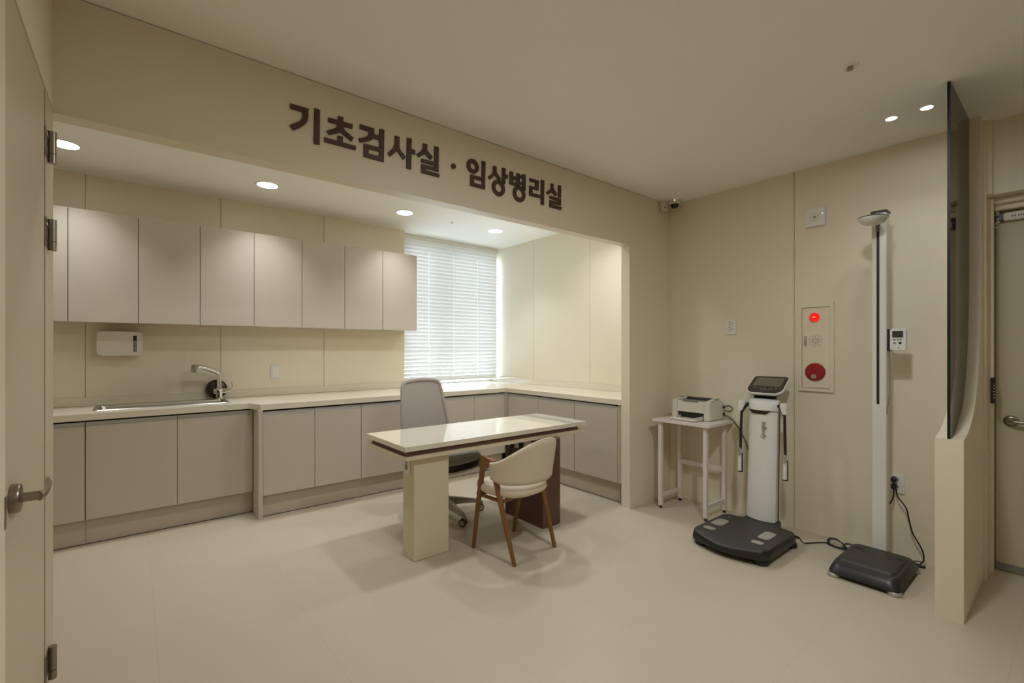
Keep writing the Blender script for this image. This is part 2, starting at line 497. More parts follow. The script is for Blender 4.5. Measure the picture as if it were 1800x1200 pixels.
tube(b, spline(path, 5), .006, n=12, sx=2.0, up=(1, 0, 0)); obj('lever', b, 'nickel', hd, smooth=40)
b = BM(); box(b, XL-.003, XL+.0015, 1.575, 1.59, .93, 1.005); obj('strike_plate', b, 'nickel', d1)

# floor trim where the corridor meets
# ================================================================ fitted furniture
CT, CTH = .907, .045   # worktop height, thickness
def base_cabinet(axis, front, a0, a1, doors, label, depth, endpanels=(), back=None):
    """axis 'y': doors face -Y at y=front, spanning x a0..a1; axis 'x': doors face -X at x=front, spanning y"""
    t = thing('base_cabinet', label, 'cabinet', ((a0+a1)/2, front, 0) if axis == 'y' else (front, (a0+a1)/2, 0), 0, 'base cabinets under the worktop')
    L = Vector(t.location)
    def put(bm, a, c, f0, f1, z0, z1, mi=0, bev=0):
        if axis == 'y': box(bm, a-L.x, c-L.x, f0-L.y, f1-L.y, z0, z1, mi, bev)
        else: box(bm, f0-L.x, f1-L.x, a-L.y, c-L.y, z0, z1, mi, bev)
    bm = BM()
    if depth == .45:
        put(bm, a0, a1, front+.022, front+.10, .178, .842); put(bm, a0, a0+.016, front+.1, front+.5, .178, .84); put(bm, a1-.016, a1, front+.1, front+.5, .178, .84); put(bm, a0+.016, a1-.016, front+.1, front+.5, .178, .196)
    else: put(bm, a0, a1, front+.022, front+depth, .178, .842)
    obj('carcass', bm, 'plinth', t)
    bm = BM(); put(bm, a0, a1, front+.042, front+.058, .004, .177); obj('plinth', bm, 'plinth', t)
    bm = BM(); put(bm, a0, a1, front+.02, front+.03, .842, CT-CTH); put(bm, a0, a1, front+.0205, front+.0215, .178, .842); put(bm, a0, a1, front+.038, front+.06, 0, .004); obj('shadow_gap', bm, 'gap', t)
    for c0, c1 in zip(doors, doors[1:]):
        bm = BM(); put(bm, c0+.0018, c1-.0018, front, front+.019, .178, .817, bev=.001)
        d = obj('door', bm, 'cab', t)
        bm = BM()
        put(bm, c0+.0018, c1-.0018, front+.005, front+.019, .817, .846)
        put(bm, c0+.0018, c1-.0018, front-.001, front+.010, .817, .8215)
        put(bm, c0+.0018, c1-.0018, front+.001, front+.012, .8405, .8475)
        obj('handle_rail', bm, 'alu', d)
    return t

base_cabinet('y', 4.300, -1.28, -.26, [-1.28, -.77, -.26], 'greige base cabinet left of the sink, cut off by the open door edge', .5)
base_cabinet('y', 4.300, -.258, .757, [-.258, .253, .757], 'wide two-door greige base cabinet directly under the sink', .45)
base_cabinet('y', 4.112, .794, 1.592, [.794, 1.190, 1.592], 'two-door greige base cabinet next to the projecting end panel, right of the sink', .65)
base_cabinet('y', 4.112, 1.593, 2.417, [1.593, 2.006, 2.417], 'two-door greige base cabinet behind the left half of the desk and the office chair', .65)
base_cabinet('y', 4.112, 2.418, 3.238, [2.418, 2.828, 3.238], 'two-door greige base cabinet below the window, ending in the inner corner', .65)
base_cabinet('x', 3.270, 3.07, 4.086, [3.07, 3.583, 4.086], 'two-door greige base cabinet on the right-hand run, nearest the inner corner', .55)
base_cabinet('x', 3.270, 2.557, 3.069, [2.557, 3.069], 'single-door greige base cabinet on the right-hand run, beside the wall jamb', .55)
b = BM(); box(b, .760, .792, 4.097, 4.80, .0, CT-CTH, bev=.001)
tag(obj('end_panel', b, 'cab'), 'tall narrow greige end panel projecting between the sink cabinets and the deeper cabinets', 'panel')
b = BM(); box(b, 3.2395, 3.262, 4.112, 4.14, .178, CT-CTH); box(b, 3.262, 3.30, 4.088, 4.14, .178, CT-CTH)
tag(obj('corner_filler', b, 'cab'), 'slim greige corner filler strip where the two cabinet runs meet', 'filler')
b = BM(); box(b, 3.272, 3.30, 2.493, 2.555, .178, CT-CTH)
tag(obj('side_filler', b, 'cab'), 'narrow greige filler strip between the right-hand cabinet door and the jamb', 'filler')

# worktop with sink cut-out, one continuous piece with upstands
wt = thing('worktop', 'continuous glossy cream L-shaped worktop running from the sink to the right jamb', 'worktop', (1.5, 4.5, 0))
ox, oy = 1.5, 4.5
b = BM()
outer = [(-1.29, 4.268), (.72, 4.268), (.775, 4.10), (3.252, 4.10), (3.252, 2.4925), (XR-.001, 2.4925), (XR-.001, 5.168), (2.392, 5.168), (2.392, YB-.001), (-1.29, YB-.001)]
def rr(x0, x1, y0, y1, r, n=5):
    pts = []
    for cx, cy, s in ((x1-r, y1-r, 0), (x0+r, y1-r, 1), (x0+r, y0+r, 2), (x1-r, y0+r, 3)):
        for i in range(n+1):
            t = PI/2*(s+i/n); pts.append((cx+r*math.cos(t), cy+r*math.sin(t)))
    return pts
SX0, SX1, SY0, SY1 = -.215, .60, 4.462, 4.80
prism_holes(b, [[(x-ox, y-oy) for x, y in outer], [(x-ox, y-oy) for x, y in rr(SX0, SX1, SY0, SY1, .02)]], 'z', CT-CTH, CT)
obj('slab', b, 'counter', wt)
b = BM()
box(b, -1.29-ox, 2.39-ox, YB-.013-oy, YB-.001-oy, CT, .975, bev=.002)
obj('upstand', b, 'counter', wt)
b = BM()
box(b, XR-.013-ox, XR-.001-ox, 2.4925-oy, 5.168-oy, CT, .975, bev=.002)
obj('upstand', b, 'counter', wt)

# sink
sk = thing('kitchen_sink', 'long rectangular stainless steel sink set into the cream worktop', 'sink', (.19, 4.63, CT))
b = BM()
def ring_pts(x0, x1, y0, y1, r, z): return [(x-.19, y-4.63, z) for x, y in rr(x0, x1, y0, y1, r)]
loft(b, [ring_pts(SX0-.018, SX1+.018, SY0-.018, SY1+.018, .03, .0005), ring_pts(SX0-.016, SX1+.016, SY0-.016, SY1+.016, .03, .003),
         ring_pts(SX0+.006, SX1-.006, SY0+.006, SY1-.075, .03, .003), ring_pts(SX0+.012, SX1-.012, SY0+.012, SY1-.08, .04, -.01),
         ring_pts(SX0+.02, SX1-.02, SY0+.02, SY1-.088, .05, -.18), ring_pts(SX0+.2, SX1-.2, SY0+.1, SY1-.17, .03, -.188)], caps=False)
n = len(b.verts); b.verts.ensure_lookup_table()
b.faces.new(list(b.verts)[-24:])
obj('basin', b, 'steel', sk, smooth=35)
b = BM(); lathe(b, [(.001, -.1875), (.04, -.1875), (.045, -.185), (.03, -.183), (.001, -.184)], (0, -.03, 0)); obj('drain', b, 'chrome', sk, smooth=True)

fc = thing('faucet', 'chrome mixer tap with angled spout at the right end of the sink', 'tap', (.577, 4.765, CT+.0035))
b = BM()
lathe(b, [(.001, 0), (.032, 0), (.032, .006), (.025, .012), (.025, .045), (.029, .050), (.029, .090), (.022, .098), (.001, .098)])
obj('body', b, 'chrome', fc, smooth=40)
b = BM()
p = [(0, 0, .06), (0, 0, .12), (0, 0, .19), (-.005, -.004, .222), (-.04, -.016, .246), (-.10, -.040, .272), (-.16, -.062, .288)]
tube(b, [Vector(q) for q in (p[0], p[1], p[2])] + spline(p[2:], 6)[1:], .0172, n=16)
obj('spout', b, 'chrome', fc, smooth=50)
b = BM()
cyl(b, (-.150, -.058, .282), (-.178, -.069, .284), .013, n=14)
cyl(b, (-.185, -.071, .305), (-.189, -.072, .240), .024, .021, n=18)
obj('spray_head', b, 'steel', fc, smooth=40)
b = BM(); cyl(b, (.0, 0, .068), (.082, -.012, .071), .0205, n=18); cyl(b, (-.042, 0.003, .068), (.0, 0, .068), .023, n=18); hb_ = obj('valve', b, 'chrome', fc, smooth=40)
b = BM(); tube(b, spline([(.082, -.012, .075), (.098, -.013, .10), (.098, -.013, .125), (.088, -.012, .15)], 5), .005, n=8); obj('lever', b, 'chrome', hb_, smooth=40)

b = BM(); lathe(b, [(.001, -.006), (.078, -.006), (.082, -.003), (.082, .004), (.074, .006), (.001, .0045)], (0, 0, 0), 'y', n=40)
sc_ = thing('sink_strainer_cover', 'round dark brown metal cover standing against the wall behind the tap', 'cover', (.566, 4.832, CT+.005))
o = obj('disc', b, 'darkplate', sc_, smooth=40, loc=(0, 0, .082)); o.rotation_euler = (math.radians(-11), 0, 0)
b = BM(); tube(b, [(.075*math.cos(2*PI*i/36), -.007, .075*math.sin(2*PI*i/36)) for i in range(36)], .003, n=6, closed=True)
o = obj('rim', b, 'black', sc_, smooth=40, loc=(0, 0, .082)); o.rotation_euler = (math.radians(-11), 0, 0)

# wall cabinets
names = ['leftmost greige wall cabinet, partly hidden behind the door edge', 'second greige wall cabinet from the left, above the paper towel holder and tap',
         'third greige wall cabinet from the left, above the light switch', 'rightmost greige wall cabinet, next to the window blind']
seams = [-.761, -.367, .026, .421, .815, 1.209, 1.604, 1.997, 2.388]
for i in range(4):
    a, m_, c = seams[2*i], seams[2*i+1], seams[2*i+2]
    t = thing('wall_cabinet', names[i], 'cabinet', ((a+c)/2, 4.57, 1.545), 0, 'wall cabinets over the sink')
    xx = t.location.x
    b = BM(); box(b, a+.0005-xx, c-.0005-xx, .02, YB-.001-4.57, 0.002, .816); obj('carcass', b, 'cab', t)
    b = BM(); box(b, a+.0008-xx, c-.0008-xx, .0188, .0199, .004, .814); obj('shadow_gap', b, 'gap', t)
    for s0, s1 in ((a, m_), (m_, c)):
        b = BM(); box(b, s0+.002-xx, s1-.002-xx, 0, .0185, 0, .816, bev=.001); obj('door', b, 'cab', t)

# paper towel holder under the wall cabinets
t = thing('paper_towel_dispenser', 'white rounded paper towel dispenser on the wall under the cabinets', 'dispenser', (-.085, YB, 1.39))
b = BM(); rbox(b, -.138, .138, -.115, -.0005, -.095, .095, .026, 'y', 6, edge=.004); obj('housing', b, 'white2', t, smooth=40)
b = BM(); box(b, .079, .103, -.1162, -.1145, -.068, .064); wd = obj('gauge_window', b, 'grey', t)
b = BM(); box(b, .080, .102, -.1168, -.1160, .024, .063); obj('dark_slot', b, 'darkplate', wd)
b = BM(); box(b, .080, .102, -.1170, -.1160, -.018, -.014); obj('divider', b, 'black', wd)

t = thing('light_switch', 'white light switch on the back wall to the right of the tap', 'switch', (1.047, YB, 1.128))
b = BM(); rbox(b, -.040, .040, -.010, -.0005, -.062, .062, .006, 'y', 3, edge=.002); obj('plate', b, 'white', t)
b = BM(); box(b, -.026, .030, -.014, -.0095, -.048, .050, bev=.002); obj('rocker', b, 'white', t)

# ---------------------------------------------------------------- window blind
bl = thing('window_blind', 'white horizontal slat blind lowered over the window', 'blind', (3.09, 5.03, 2.69))
b = BM(); box(b, -.69, .735, -.022, .022, -.045, .008, bev=.003); obj('headrail', b, 'white', bl)
b = BM()
zt_, zb_, NS = -.068, -1.698, 37
holes = (-.665, -.30, .055, .42)
for k in range(NS):
    z = zt_ + (zb_-zt_)*k/(NS-1)
    th = math.radians(61)
    dy, dz = -.0255*math.cos(th), .0255*math.sin(th)
    # each slat: thin, slightly crowned strip, tilted nearly closed, with small notches at the cords
    xs = [-.69] + [v for h_ in holes for v in (h_-.0022, h_+.0022)] + [.732]
    for x0, x1 in zip(xs[0::2], xs[1::2]):
        prof = [(-dy, -dz), (-dy*.35, -dz*.2), (dy*.35, dz*.45), (dy, dz)]
        loft(b, [[(x, p_[0], z+p_[1]) for p_ in prof] + [(x, p_[0]+.0012, z+p_[1]-.0008) for p_ in prof[::-1]] for x in (x0, x1)])
    for h_ in holes:
        prof = [(-dy, -dz), (dy*.45, dz*.52)]
        loft(b, [[(x, p_[0], z+p_[1]) for p_ in prof] + [(x, p_[0]+.0012, z+p_[1]-.0008) for p_ in prof[::-1]] for x in (h_-.0022, h_+.0022)])
        prof = [(dy*.62, dz*.68), (dy, dz)]
        loft(b, [[(x, p_[0], z+p_[1]) for p_ in prof] + [(x, p_[0]+.0012, z+p_[1]-.0008) for p_ in prof[::-1]] for x in (h_-.0022, h_+.0022)])
obj('slats', b, 'slat', bl)
for h_ in holes:
    b = BM(); tube(b, [(h_, -.026, -.04), (h_, -.026, -1.72)], .0011, n=5); obj('ladder_cord', b, 'cord', bl)
b = BM(); box(b, -.69, .732, -.014, .014, -1.737, -1.719, bev=.003); obj('bottom_rail', b, 'white', bl)

# ================================================================ sign on the header
LETTERS = {'a':[[[(0.582,2.527),(0.665,2.528),(0.664,2.488),(0.661,2.467),(0.65,2.448),(0.627,2.425),(0.595,2.402),(0.579,2.422),(0.606,2.441),(0.625,2.456),(0.635,2.473),(0.638,2.484),(0.638,2.504),(0.582,2.504)]],[[(0.693,2.541),(0.719,2.54),(0.717,2.366),(0.69,2.366)]]],'b':[[[(0.76,2.516),(0.808,2.517),(0.809,2.539),(0.835,2.539),(0.834,2.517),(0.884,2.518),(0.882,2.495),(0.835,2.493),(0.836,2.486),(0.845,2.474),(0.889,2.449),(0.878,2.429),(0.82,2.46),(0.799,2.446),(0.763,2.429),(0.752,2.447),(0.785,2.466),(0.801,2.48),(0.807,2.494),(0.76,2.494)]],[[(0.741,2.411),(0.807,2.41),(0.807,2.438),(0.833,2.439),(0.832,2.41),(0.9,2.41),(0.9,2.389),(0.741,2.388)]]],'c':[[[(0.922,2.531),(1.0,2.532),(1.0,2.502),(1.029,2.502),(1.03,2.54),(1.057,2.542),(1.055,2.44),(1.029,2.441),(1.029,2.479),(0.995,2.478),(0.985,2.465),(0.962,2.452),(0.924,2.436),(0.914,2.455),(0.947,2.469),(0.965,2.483),(0.972,2.5),(0.972,2.507),(0.922,2.508)]],[[(0.944,2.436),(1.055,2.438),(1.054,2.366),(0.943,2.366)],[(0.969,2.415),(1.03,2.415),(1.029,2.389),(0.969,2.389)]]],'d':[[[(1.12,2.528),(1.147,2.528),(1.146,2.489),(1.146,2.469),(1.153,2.455),(1.185,2.427),(1.17,2.408),(1.134,2.448),(1.092,2.405),(1.077,2.422),(1.108,2.456),(1.119,2.482)]],[[(1.193,2.538),(1.221,2.54),(1.219,2.484),(1.243,2.479),(1.242,2.456),(1.219,2.457),(1.217,2.365),(1.19,2.365)]]],'e':[[[(1.292,2.534),(1.32,2.536),(1.318,2.502),(1.356,2.472),(1.342,2.451),(1.305,2.478),(1.266,2.446),(1.252,2.462),(1.283,2.49),(1.292,2.508)]],[[(1.368,2.537),(1.396,2.54),(1.395,2.451),(1.368,2.45)]],[[(1.283,2.444),(1.395,2.445),(1.395,2.395),(1.311,2.394),(1.311,2.383),(1.4,2.383),(1.399,2.363),(1.283,2.363),(1.283,2.413),(1.368,2.415),(1.368,2.424),(1.283,2.424)]]],'g':[[[(1.709,2.539),(1.737,2.54),(1.734,2.44),(1.708,2.44)]],[[(1.622,2.433),(1.734,2.435),(1.733,2.364),(1.621,2.363)],[(1.648,2.411),(1.708,2.412),(1.707,2.386),(1.648,2.386)]]],'h':[[[(1.798,2.53),(1.825,2.531),(1.825,2.499),(1.833,2.485),(1.863,2.461),(1.85,2.442),(1.812,2.472),(1.771,2.435),(1.757,2.449),(1.79,2.479),(1.798,2.497)]],[[(1.872,2.537),(1.9,2.538),(1.899,2.498),(1.92,2.498),(1.919,2.475),(1.898,2.476),(1.897,2.433),(1.87,2.433)]]],'i':[[[(1.937,2.529),(1.964,2.529),(1.963,2.504),(1.995,2.504),(1.996,2.53),(2.023,2.531),(2.021,2.445),(1.934,2.443)],[(1.963,2.481),(1.993,2.481),(1.993,2.464),(1.963,2.464)]],[[(2.047,2.536),(2.075,2.537),(2.074,2.431),(2.046,2.432),(2.046,2.462),(2.024,2.462),(2.024,2.478),(2.046,2.479),(2.046,2.507),(2.024,2.506),(2.024,2.524),(2.046,2.525)]]],'j':[[[(2.112,2.523),(2.196,2.525),(2.192,2.455),(2.137,2.455),(2.137,2.427),(2.209,2.427),(2.208,2.406),(2.109,2.404),(2.109,2.471),(2.163,2.472),(2.164,2.503),(2.112,2.502)]],[[(2.218,2.537),(2.248,2.539),(2.245,2.364),(2.217,2.363)]]],'k':[[[(2.313,2.533),(2.341,2.533),(2.339,2.505),(2.376,2.468),(2.36,2.45),(2.323,2.471),(2.286,2.446),(2.269,2.462),(2.305,2.487),(2.313,2.501)]],[[(2.389,2.537),(2.417,2.538),(2.416,2.45),(2.387,2.45)]],[[(2.301,2.441),(2.416,2.443),(2.416,2.393),(2.331,2.392),(2.331,2.384),(2.421,2.383),(2.419,2.362),(2.301,2.362),(2.301,2.412),(2.387,2.413),(2.387,2.419),(2.301,2.425)]]]}
RINGS = {'f': (1.499, 2.454, .016, 0), 'g': (1.640, 2.488, .045, .0195), 'h': (1.842, 2.397, .053, .0265), 'i': (2.018, 2.396, .055, .0275)}
sg = thing('wall_sign', 'dark brown Korean lettering spelling the examination room name on the header above the opening', 'sign', (1.5, YH0, 2.45))
for k in 'abcdefghijk':
    b = BM()
    for shape in LETTERS.get(k, []):
        prism_holes(b, [[(x-1.5, z-2.45) for x, z in L] for L in shape], 'y', -.009, -.0002)
    if k in RINGS:
        cx, cz, r, ri = RINGS[k]
        circ = lambda q: [(cx-1.5+q*math.cos(2*PI*i/40), cz-2.45+q*math.sin(2*PI*i/40)) for i in range(40)]
        prism_holes(b, [circ(r)] + ([circ(ri)] if ri else []), 'y', -.009, -.0002)
    obj('letter', b, 'sign', sg)

# ================================================================ lamps
def downlight(x, y, zc, r, label, material, cat='ceiling light', group=None, rim='white', watts=1.0, spread=120, col=(1.0, .99, .96)):
    t = thing('ceiling_downlight', label, cat, (x, y, zc), 0, group)
    b = BM(); lathe(b, [(r*1.02, .01), (r*1.14, .0), (r*1.14, -.003), (r*1.02, -.006), (r*.98, -.004), (r*.98, .01)][:6], n=40)
    b.free(); b = BM()
    n = 40; P = [(r*1.12, -.0003), (r*1.12, -.003), (r*1.03, -.006), (r*.99, -.005), (r*.99, -.0003)]
    rings = [[b.verts.new((q*math.cos(2*PI*i/n), q*math.sin(2*PI*i/n), h)) for i in range(n)] for q, h in P]
    for a_, c_ in zip(rings, rings[1:]+rings[:1]):
        for i in range(n): b.faces.new((a_[i], a_[(i+1) % n], c_[(i+1) % n], c_[i]))
    obj('trim_ring', b, rim, t, smooth=40)
    b = BM(); lathe(b, [(.001, -.0045), (r*.985, -.0045), (r*.985, -.0008), (.001, -.0008)], n=40); obj('diffuser', b, material, t)
    ld = bpy.data.lights.new('downlight_beam', 'AREA'); ld.shape = 'DISK'; ld.size = 2*r; ld.energy = watts
    ld.color = col; ld.spread = math.radians(spread)
    lo = bpy.data.objects.new('downlight_beam', ld); COL.objects.link(lo); lo.parent = t; lo.location = (0, 0, -.008)
    return t
al = ['leftmost alcove downlight, glowing just beside the upper door hinge', 'second alcove downlight, above the paper towel and sink stretch', 'third alcove downlight, above the end of the wall cabinets', 'rightmost alcove downlight, close to the window blind']
for x, l in zip((-.36, .853, 2.081, 3.211), al): downlight(x, 4.24, ZA, .078, l, 'lamp_alcove', group='alcove downlights', watts=W_ALCOVE, spread=94, col=C_ALCOVE)
al = ['front-row alcove downlight behind the header, above the sink stretch', 'front-row alcove downlight behind the header, above the left half of the desk', 'front-row alcove downlight behind the header, above the right end of the desk']
for x, l in zip((.853, 2.081, 3.211), al): downlight(x, 2.93, ZA, .078, l, 'lamp_alcove', group='alcove downlights behind the header', watts=W_ALCOVE*(2.15 if x > 1 else 1.5), spread=140, col=C_ALCOVE)
downlight(3.385, .693, ZC, .026, 'small recessed spotlight in front of the height measuring pole, left of the pair', 'lamp_spot', 'spotlight', 'pair of small spotlights', watts=W_SPOT, spread=110)
downlight(3.385, .538, ZC, .026, 'small recessed spotlight nearest the tinted glass, right of the pair', 'lamp_spot', 'spotlight', 'pair of small spotlights', watts=W_SPOT, spread=110)
k_ = 0
for x, y in ((1.45, .45), (1.85, .55), (.9, -1.7), (2.3, -1.7)):
    downlight(x, y, ZC, .075, ['room downlight in the ceiling overhead, nearest the open doorway on the left', 'room downlight in the ceiling overhead, nearest the tinted glass', 'far room downlight behind the viewer on the left', 'far room downlight behind the viewer on the right'][k_], 'lamp_room', group='room downlights behind the viewer', watts=W_ROOM*{0: .45, 1: 1.65, 2: .12, 3: .2}[k_], spread=178, col=C_ROOM); k_ += 1

t = thing('sprinkler_head', 'small round brass sprinkler head alone in the middle of the ceiling', 'sprinkler', (2.613, .689, ZC))
b = BM(); lathe(b, [(.001, -.0003), (.036, -.0003), (.034, -.004), (.018, -.005), (.001, -.005)]); obj('escutcheon', b, 'ceil', t, smooth=40)
b = BM(); lathe(b, [(.001, -.005), (.011, -.005), (.008, -.014), (.014, -.015), (.014, -.018), (.001, -.019)]); obj('deflector', b, 'nickel', t, smooth=40)
t = thing('ceiling_sensor', 'tiny dark pinhole sensor in the alcove ceiling between the two right downlights', 'sensor', (2.642, 4.257, ZA))
b = BM(); lathe(b, [(.001, -.0003), (.016, -.0003), (.015, -.003), (.001, -.003)]); obj('plate', b, 'ceil', t)
b = BM(); lathe(b, [(.001, -.003), (.007, -.003), (.006, -.008), (.001, -.008)]); obj('lens', b, 'black', t)

t = thing('security_camera', 'white dome security camera on the ceiling in the room corner', 'camera', (3.765, 2.31, ZC))
b = BM(); lathe(b, [(.001, -.0003), (.052, -.0003), (.054, -.012), (.050, -.030), (.042, -.036), (.001, -.036)]); obj('housing', b, 'white2', t, smooth=40)
b = BM(); lathe(b, [(.001, -.036), (.036, -.036), (.034, -.048), (.025, -.062), (.012, -.069), (.001, -.070)]); obj('dome', b, 'black', t, smooth=60)
b = BM(); lathe(b, [(.001, 0), (.004, 0), (.004, .002), (.001, .002)], (-.047, -.028, -.012), 'x'); obj('status_light', b, 'led', t)
t = thing('motion_detector', 'cream box motion detector tilted down beside the dome camera', 'detector', (3.70, YH0, 2.635))
b = BM(); rbox(b, -.030, .030, -.032, 0, -.052, .045, .006, 'y', 3, edge=.004)
o = obj('housing', b, 'white2', t, smooth=40, loc=(0, -.014, 0)); o.rotation_euler = (math.radians(-16), 0, math.radians(-18))
b = BM(); box(b, -.008, .008, -.0345, -.0325, -.036, -.029); o2 = obj('lens_slot', b, 'black', o)
b = BM(); box(b, -.012, .012, -.012, -.0002, -.02, .03); obj('bracket', b, 'white2', t)

# ================================================================ desk
dk = thing('desk', 'white glossy reception desk with dark brown band, one cream leg and one brown leg', 'desk', (2.1, 2.92, 0))
def dbox(name, x0, x1, y0, y1, z0, z1, m, bev=.0015, parent=dk):
    b = BM(); box(b, x0-2.1, x1-2.1, y0-2.92, y1-2.92, z0, z1, bev=bev); return obj(name, b, m, parent)
dbox('tabletop', 1.286, 2.93, 2.614, 3.226, .713, .745, 'desk_top')
dbox('recessed_band', 1.306, 2.845, 2.634, 3.17, .681, .713, 'brown', 0)
dbox('lower_panel', 1.290, 2.90, 2.618, 3.20, .656, .681, 'desk_body')
lg = dbox('leg', 1.373, 1.628, 2.668, 2.822, 0.001, .656, 'desk_body'); lg['label'] = 'square cream leg at the left end'
b = BM()
pts = [(2.37, 2.545), (2.50, 2.545)] + [(2.52+.08*math.cos(t_), 2.625+.08*math.sin(t_)) for t_ in [(-PI/2)+PI/2*i/8 for i in range(9)]] + [(2.60, 3.0), (2.37, 3.0)]
prism(b, [(x-2.1, y-2.92) for x, y in pts], 'z', .001, .656)
lg = obj('leg', b, 'brown', dk, smooth=40); lg['label'] = 'wide dark brown slab leg at the right end'
so = thing('wall_socket', 'small white double socket on the side of the cream desk leg', 'socket', (1.373, 2.757, .598))
b = BM(); rbox(b, -.009, -.0003, -.042, .042, -.058, .058, .004, 'x', 3, edge=.0015); obj('plate', b, 'white', so)
for z in (.030, -.012):
    b = BM(); lathe(b, [(.001, 0), (.019, 0), (.019, .002), (.001, .002)], (-.011, 0, z), 'x', n=24); obj('outlet', b, 'grey', so)
# power strip with plugs on the inside of the brown leg
ps = thing('power_strip', 'white power strip with black plugs fixed high on the brown desk leg', 'power strip', (2.37, 2.80, .60))
b = BM(); box(b, -.022, -.0005, -.13, .13, -.036, .040, bev=.004); obj('housing', b, 'white', ps)
for y in (.065, -.045):
    b = BM(); box(b, -.052, -.022, y-.014, y+.014, -.034, .036, bev=.004); obj('plug', b, 'black', ps)
b = BM(); tube(b, spline([(-.045, .065, -.03), (-.05, .075, -.08), (-.035, .10, -.15), (-.02, .13, -.30), (-.012, .15, -.5), (-.012, .16, -.595)], 6), .004, n=8); obj('cable', b, 'cable', ps)

# ================================================================ wooden armchair
def wooden_chair():
    t = thing('dining_armchair', 'oak armchair with curved ivory padded back in front of the desk', 'chair', (2.005, 2.44, 0), math.radians(6.3))
    def limb(bm, pts, ra, rb, n=12, sx=1.0):
        P = spline(pts, 6); m = len(P); tube(bm, P, 1, n=n, radii=[ra+(rb-ra)*i/(m-1) for i in range(m)], sx=sx, up=(1, 0, 0))
    for s in (-1, 1):
        b = BM(); limb(b, [(s*.205, .075, .615), (s*.206, .095, .52), (s*.203, .14, .30), (s*.196, .193, .0)], .0225, .0135)
        obj('leg', b, 'wood', t, smooth=50)
        b = BM(); limb(b, [(s*.208, -.005, .605), (s*.207, -.04, .50), (s*.202, -.11, .27), (s*.196, -.196, .0)], .0225, .0135)
        obj('leg', b, 'wood', t, smooth=50)
        b = BM()
        prism(b, [(.108, .560), (.102, .610), (.095, .636), (.080, .646), (.062, .645), (.03, .636), (.0, .632), (-.020, .626), (-.030, .60), (-.034, .560), (-.010, .556), (-.002, .578), (.012, .590), (.034, .590), (.050, .578), (.060, .550)][::-1], 'x', s*.208-.0165, s*.208+.0165, edge=.006)
        obj('armrest', b, 'wood', t, smooth=40)
        b = BM(); tube(b, [(s*.190, .155, .372), (s*.190, -.085, .372)], .011, n=10, sx=1.6); obj('side_rail', b, 'wood', t, smooth=50)
    for y, zz in ((.13, .375), (-.085, .375)):
        b = BM(); tube(b, [(-.195, y, zz), (.195, y, zz)], .010, n=10, sx=1.6); obj('cross_rail', b, 'wood', t, smooth=50)
    b = BM(); cyl(b, (.200, .150, .325), (.200, .128, .40), .019, .024, n=14); obj('leg_sleeve', b, 'wrap', t, smooth=50)
    # seat cushion
    b = BM(); rings = []
    def outl(k, z):
        r = []
        for i in range(40):
            a = 2*PI*i/40; c, s_ = math.cos(a), math.sin(a)
            e = .80
            x = .222*k*math.copysign(abs(c)**e, c); y = .225*k*math.copysign(abs(s_)**e, s_)+.02
            r.append((x, y, z + (.004 if y > .1 else 0)))
        return r
    for k, z in ((.55, .392), (.86, .394), (.96, .404), (1.0, .422), (.985, .444), (.93, .460), (.80, .468), (.5, .470), (.15, .469)): rings.append(outl(k, z))
    loft(b, rings); obj('seat', b, 'fabric', t, smooth=60)
    # wrap-around back: low at the arms, high at the centre
    def gf(u, v):
        a = PI + PI*u                      # from left arm round the back to the right arm
        zt = .618 + .165*(math.sin(PI*u)**1.6)
        zb = .488 + .012*math.cos(PI*2*u)*0
        if u < .08: zb += .02*(1-u/.08)
        if u > .92: zb += .02*(1-(1-u)/.08)
        z = zb + (zt-zb)*v
        lean = (z-.49)*.17
        rx = .222 + lean*.25; ry = .225 + lean*math.sin(PI*u)*1.3
        e = .86
        c, s_ = math.cos(a), math.sin(a)
        x = rx*math.copysign(abs(c)**e, c); y = -.008 + ry*math.copysign(abs(s_)**e, s_)
        nrm = Vector((c, s_, .0)).normalized()
        return Vector((x, y, z)), nrm
    def th(u, v):
        e = min(u, 1-u)/.05; e = min(1, e); q = min(v, 1-v)/.10; q = min(1, q)
        return .008 + .022*math.sqrt(max(0, 1-(1-q)**2))*(.5+.5*e)
    b = BM(); sheet(b, gf, 48, 16, th); obj('backrest', b, 'fabric', t, smooth=60)
    return t
wooden_chair()

